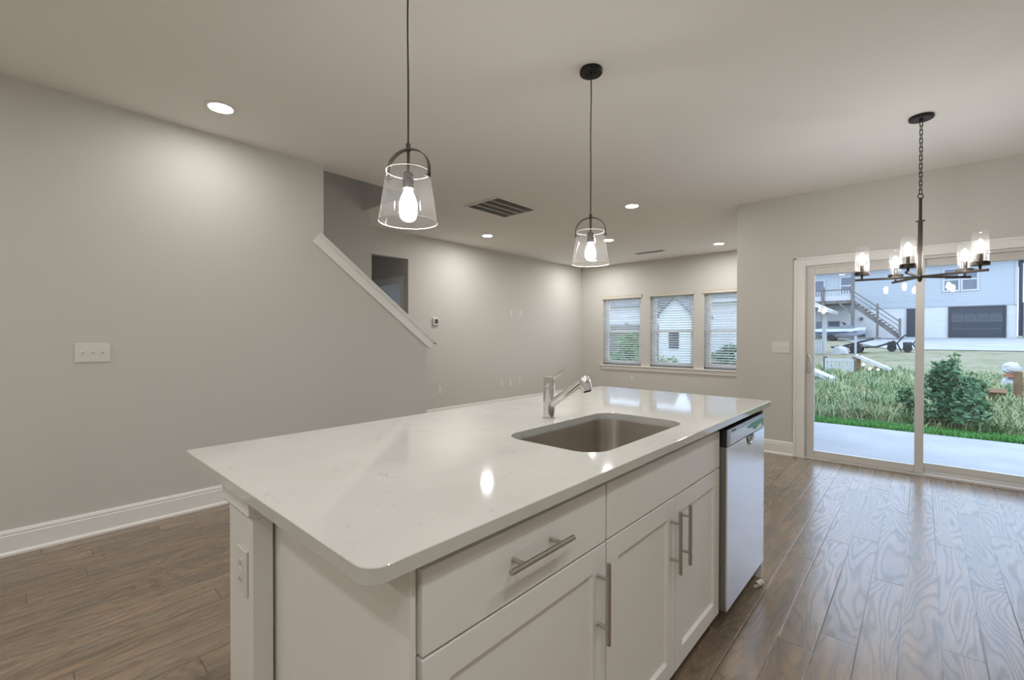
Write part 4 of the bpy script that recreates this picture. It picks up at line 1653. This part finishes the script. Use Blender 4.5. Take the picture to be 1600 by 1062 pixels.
# ---- watercraft on a trailer
t = thing('personal_watercraft', 'white and grey personal watercraft parked below the deck', 'watercraft', (-0.5, 39.8, 1.2))
bm = B()
hull = [(-2.05, 0.30, 0.22), (-1.5, 0.46, 0.30), (-0.6, 0.55, 0.34), (0.2, 0.52, 0.33), (0.7, 0.32, 0.26), (0.98, 0.06, 0.10)]
rs = []
for hx, hw, hh in hull:
    z0 = 1.44 + (0.10 if hx > 0.5 else 0)
    rs.append([(hx, 39.8 - hw, z0 + 0.16), (hx, 39.8 - hw * 0.55, z0 - hh * 0.55), (hx, 39.8, z0 - hh * 0.8), (hx, 39.8 + hw * 0.55, z0 - hh * 0.55), (hx, 39.8 + hw, z0 + 0.16), (hx, 39.8 + hw * 0.5, z0 + 0.36), (hx, 39.8 - hw * 0.5, z0 + 0.36)])
rings(bm, rs)
obj('hull', bm, mat('pale_hull', (0.344, 0.366, 0.411), 0.3), t)
bm = B()
rs = []
for hx, hw, zz in ((-1.75, 0.16, 1.84), (-1.2, 0.22, 2.00), (-0.55, 0.22, 1.94), (-0.2, 0.20, 2.10), (0.25, 0.20, 2.02), (0.62, 0.10, 1.74)):
    rs.append([(hx, 39.8 - hw, 1.70), (hx, 39.8 - hw * 0.8, zz), (hx, 39.8 + hw * 0.8, zz), (hx, 39.8 + hw, 1.70)])
rings(bm, rs)
obj('seat', bm, mat('grey_seat', (0.166, 0.178, 0.195), 0.6), t)
bm = B()
tube(bm, [(-0.15, 39.8, 1.9), (-0.22, 39.8, 2.20)], 0.09, 10)
tube(bm, [(-0.34, 39.45, 2.24), (-0.22, 39.8, 2.22), (-0.34, 40.15, 2.24)], 0.035, 8)
obj('handlebar', bm, M_['navy'], t)
bm = B()
tube(bm, [(-2.0, 39.29, 1.50), (-0.6, 39.22, 1.55), (0.5, 39.40, 1.60)], 0.05, 8)
obj('trim_stripe', bm, mat('blue_stripe', (0.056, 0.072, 0.155), 0.4), t)
t = thing('boat_trailer', 'low metal trailer under the white watercraft', 'trailer', (-0.5, 39.8, 0.97))
bm = B()
for dy in (-0.5, 0.5):
    tube(bm, [(-2.1, 39.8 + dy, 1.18), (0.6, 39.8 + dy, 1.18), (1.8, 39.8, 1.16)], 0.045, 8)
for xx in (-1.9, -0.9, 0.3):
    tube(bm, [(xx, 39.3, 1.18), (xx, 40.3, 1.18)], 0.04, 8)
obj('frame', bm, M_['lumber'], t)
for dy in (-0.68, 0.68):
    bm = B(); cyl(bm, (-0.9, 39.8 + dy - 0.09, 1.17), (-0.9, 39.8 + dy + 0.09, 1.17), 0.22, seg=20); obj('wheel', bm, M_['dark'], t)

# ---- long low utility trailer and odds and ends in the yard
t = thing('utility_trailer', 'low flatbed trailer with long beams lying behind the weeds', 'trailer', (1.7, 27.6, 0.44))
bm = B()
tube(bm, [(0.5, 27.6, 0.72), (2.3, 27.6, 0.76), (2.95, 27.3, 1.05)], 0.045, 8)
tube(bm, [(0.6, 28.5, 0.72), (2.2, 28.5, 0.76), (2.95, 28.3, 1.0)], 0.045, 8)
tube(bm, [(1.05, 27.5, 0.80), (2.2, 27.4, 1.16)], 0.05, 8)
for xx in (0.7, 1.3, 1.9):
    tube(bm, [(xx, 27.6, 0.72), (xx, 28.5, 0.72)], 0.04, 8)
obj('frame', bm, M_['navy'], t)
bm = B(); box(bm, 0.7, 1.9, 27.7, 28.4, 0.74, 0.80); obj('deck_boards', bm, M_['lumber'], t)
for dy in (27.45, 28.65):
    bm = B(); cyl(bm, (1.5, dy - 0.08, 0.66), (1.5, dy + 0.08, 0.66), 0.24, seg=18); obj('wheel', bm, M_['dark'], t)
bm = B(); box(bm, 1.47, 1.56, 27.2, 27.29, 0.42, 1.28, 0.008)
tag(obj('white_stake', bm, M_['white']), 'short white stake standing at the flatbed trailer', 'stake')
t = thing('covered_machine', 'bundle under a white cover beside the picket panel', 'cover', (0.95, 27.0, 0.42))
bm = B()
lathe(bm, [(0.36, 0.40), (0.34, 0.58), (0.24, 0.72), (0.10, 0.78), (0, 0.785)], (0.95, 27.0, 0), 14)
for v in bm.verts:
    v.co += Vector((random.uniform(-.05, .05), random.uniform(-.05, .05), random.uniform(-.03, .03)))
obj('cover', bm, M_['white'], t)


def garden_frame(cx, cy, label, k):
    t = thing('garden_tiller', label, 'garden machine', (cx, cy, gz(cy)))
    z = gz(cy)
    bm = B()
    tube(bm, [(cx - 0.32, cy, z + 0.25), (cx - 0.05, cy, z + 0.42), (cx + 0.18, cy, z + 0.75), (cx + 0.34, cy, z + 0.86)], 0.032, 8)
    tube(bm, [(cx - 0.05, cy, z + 0.42), (cx + 0.10, cy, z + 0.05), (cx + 0.12, cy, z)], 0.03, 8)
    obj('handle_frame', bm, M_['dark'], t)
    bm = B(); box(bm, cx - 0.42, cx - 0.08, cy - 0.15, cy + 0.15, z + 0.22, z + 0.50, 0.04); obj('engine', bm, M_['navy'], t)
    for dy in (-0.2, 0.2):
        bm = B(); cyl(bm, (cx - 0.25, cy + dy - 0.05, z + 0.18), (cx - 0.25, cy + dy + 0.05, z + 0.18), 0.18, seg=16); obj('wheel', bm, M_['dark'], t)


garden_frame(3.02, 29.5, 'black garden machine on the slope left of its twin', 0)
garden_frame(3.62, 29.0, 'black garden machine nearest the door mullion', 1)

t = thing('slotted_board', 'pale slotted railing panel lying among the weeds left of the mullion', 'panel', (1.95, 17.7, 0.1))
bm = B()
for a, b, c_, d_ in ((1.55, 2.30, 0.15, 0.30), (1.55, 2.30, 0.47, 0.55)):
    box(bm, a, b, 17.68, 17.72, c_, d_)
for k in range(8):
    xx = 1.55 + k * 0.1
    box(bm, xx, xx + 0.055, 17.685, 17.715, 0.30, 0.47)
obj('panel', bm, M_['white'], t)
bm = B(); box(bm, 1.50, 1.60, 17.72, 17.80, 0.05, 0.62); box(bm, 2.25, 2.35, 17.72, 17.80, 0.05, 0.62); obj('stake', bm, M_['lumber'], t)
t = thing('fallen_roof_panel', 'white slanted roof panel with small bulbs lying on a brown post', 'panel', (2.75, 18.6, 0.1))
bm = B(); obox(bm, (2.72, 18.6, 0.42), (0.45, 0, -0.22), (0, 0.35, 0), (0.018, 0, 0.036)); obj('board', bm, M_['white'], t)
bm = B(); box(bm, 2.28, 2.40, 18.5, 18.62, 0.05, 0.66, 0.01); obj('post', bm, M_['brownwood'], t)
for px, pz in ((2.50, 0.37), (2.66, 0.24), (2.86, 0.22)):
    bm = B(); lathe(bm, [(0, -0.045), (0.035, -0.02), (0.035, 0.015), (0, 0.04)], (px, 18.22, pz), 10); obj('bulb', bm, bpy.data.materials['string_bulb_glow'], t)
t = thing('white_board_pile', 'white slanted board pile at the left edge of the weeds', 'board', (1.75, 14.6, 0.03))
bm = B(); obox(bm, (1.78, 14.6, 0.28), (0.42, 0, -0.19), (0, 0.35, 0), (0.02, 0, 0.045)); obj('upper_board', bm, M_['white'], t)
bm = B(); obox(bm, (1.70, 14.75, 0.14), (0.45, 0, -0.10), (0, 0.30, 0), (0.02, 0, 0.08)); obj('lower_board', bm, M_['white'], t)

t = thing('tarp_bundle', 'white tarp mounds with an orange band on the slope at the right', 'tarp', (5.42, 15.6, 0.05))
for (zc_, s) in ((0.18, 1.0), (0.52, 0.9)):
    bm = B()
    bmesh.ops.create_icosphere(bm, subdivisions=3, radius=1.0)
    rg = random.Random(int(zc_ * 100))
    for v in bm.verts:
        v.co = Vector((5.42 + v.co.x * 0.17 * s, 15.6 + v.co.y * 0.25 * s, zc_ + v.co.z * 0.15)) + Vector((rg.uniform(-.015, .015),) * 3)
    obj('mound', bm, M_['white'], t)
bm = B(); obox(bm, (5.42, 15.42, 0.365), (0.13, 0, 0), (0, 0.10, 0), (0, 0, 0.028)); obj('band', bm, mat('orange_band', (0.362, 0.122, 0.056), 0.6), t)
bm = B(); box(bm, 5.14, 5.25, 12.40, 12.52, -0.02, 0.62, 0.01)
tag(obj('wooden_post', bm, M_['brownwood']), 'brown wooden post stub beside the white tarp mounds', 'post')
t = thing('cardboard_box', 'brown box half hidden in the weeds by the post', 'box', (4.92, 12.4, 0.0))
bm = B(); box(bm, 4.80, 5.04, 12.35, 12.6, 0.0, 0.27, 0.006); obj('carton', bm, M_['brownwood'], t)
bm = B(); obox(bm, (4.92, 12.31, 0.25), (0.12, 0, 0), (0, 0.06, 0.03), (0, -0.002, 0.004)); obj('flap', bm, M_['brownwood'], t)
t = thing('sled_board', 'small white board with blue underside lying in the weeds', 'board', (4.42, 12.9, 0.0))
bm = B(); obox(bm, (4.42, 12.9, 0.17), (0.20, 0.05, 0.02), (-0.03, 0.13, 0), (0, 0, 0.018), 0.01); obj('deck', bm, M_['white'], t)
bm = B(); obox(bm, (4.42, 12.9, 0.11), (0.094, 0.024, 0.008), (-0.025, 0.11, 0), (0, 0, 0.035), 0.01); obj('underside', bm, mat('blue_plastic', (0.045, 0.067, 0.200), 0.4), t)
bm = B(); obox(bm, (5.30, 12.2, 0.04), (0.17, 0.02, 0.01), (-0.02, 0.25, 0), (0, 0, 0.03), 0.005)
tag(obj('paving_stone', bm, M_['conc']), 'flat pale stone at the right edge of the weeds', 'stone')


# ---- trees far right
def tree(label, x, y, h, seed):
    rg = random.Random(seed)
    z = gz(y)
    t = thing('tree', label, 'tree', (x, y, z), 'trees beyond the blue house')
    bm = B(); tube(bm, [(x, y, z - 0.1), (x + 0.1, y, z + h * 0.4), (x, y, z + h * 0.8)], [0.28, 0.2, 0.08], 10); obj('trunk', bm, M_['bark'], t)
    bm = B()
    for i in range(14):
        c = (x + rg.gauss(0, h * 0.17), y + rg.gauss(0, h * 0.15), z + h * rg.uniform(0.30, 1.0))
        leaf_quads(bm, c, 170, (h * 0.17, h * 0.17, h * 0.12), 0.22, rg)
    obj('crown', bm, M_['leaf2'], t, 0)


tree('green tree just right of the blue house', 14.6, 60, 9.5, 31)
tree('second green tree farther right beyond the blue house', 21.5, 70, 10.5, 32)

# ---- what the living room windows look out on
t = thing('garden_shed', 'white gabled shed seen through the middle window blind', 'shed', (-3.56, 18.3, 0.1))
bm = B(); prism(bm, [(-4.22, 0.0), (-2.90, 0.0), (-2.90, 2.15), (-3.56, 2.82), (-4.22, 2.15)], 1, 18.0, 20.0); obj('walls', bm, siding('shed_siding', (0.66, 0.67, 0.66), 0.14), t)
bm = B()
for sgn in (-1, 1):
    obox(bm, (-3.56 + sgn * 0.39, 18.95, 2.49), (0.45, 0, -sgn * 0.45), (0, 1.12, 0), (sgn * 0.03, 0, 0.03))
obj('roof', bm, M_['roof'], t)
bm = B(); box(bm, -3.78, -3.38, 17.97, 18.01, 0.75, 1.45); obj('shed_window', bm, M_['navy'], t)
t = thing('neighbor_cottage', 'white house wall under a grey roof seen through the right window', 'house', (-2.6, 22, 0.15))
bm = B(); box(bm, -4.4, -0.9, 22, 25.2, 0.15, 2.9); obj('wall', bm, siding('cottage_siding', (0.66, 0.67, 0.66), 0.18), t)
bm = B(); prism(bm, [(21.6, 2.9), (25.4, 2.9), (23.5, 4.6)], 0, -4.7, -0.6); obj('roof', bm, M_['roof'], t)
bm = B(); box(bm, -4.7, -0.6, 21.50, 21.60, 2.83, 2.98); obj('gutter', bm, M_['white'], t)
t = thing('long_barn', 'long white outbuilding with grey roof seen through the left window', 'house', (-10, 26, 0.3))
bm = B(); box(bm, -17, -8.2, 26, 31, 0.2, 3.1); obj('wall', bm, siding('barn_siding', (0.66, 0.67, 0.66), 0.3), t)
bm = B(); prism(bm, [(25.5, 3.1), (31.5, 3.1), (28.5, 5.0)], 0, -17.3, -7.9); obj('roof', bm, M_['roof'], t)
t = thing('plank_fence', 'weathered plank fence behind the shed', 'fence', (-5, 21, 0.2))
bm = B(); box(bm, -12, -4.9, 21.0, 21.05, 0.12, 1.85); obj('planks', bm, M_['fence'], t)
for k in range(4):
    bm = B(); box(bm, -12 + k * 2.3, -11.88 + k * 2.3, 21.05, 21.17, 0.1, 1.95); obj('post', bm, M_['lumber'], t)
shrub('yard_shrub', 'bright green shrub seen through the left window', 'bush', (-4.3, 15.6, 0.06), 1.35, 1.1, 900, 0.09, M_['leaf2'], 41, 7, 5)
shrub('yard_shrub', 'low green shrub seen through the middle window', 'bush', (-3.0, 14.8, 0.05), 0.85, 1.3, 700, 0.09, M_['weed'], 42, 6, 5)
shrub('yard_shrub', 'green shrub at the foot of the wall in the right window', 'bush', (-2.0, 19.5, 0.12), 0.8, 1.3, 600, 0.09, M_['bush'], 43, 6, 5)
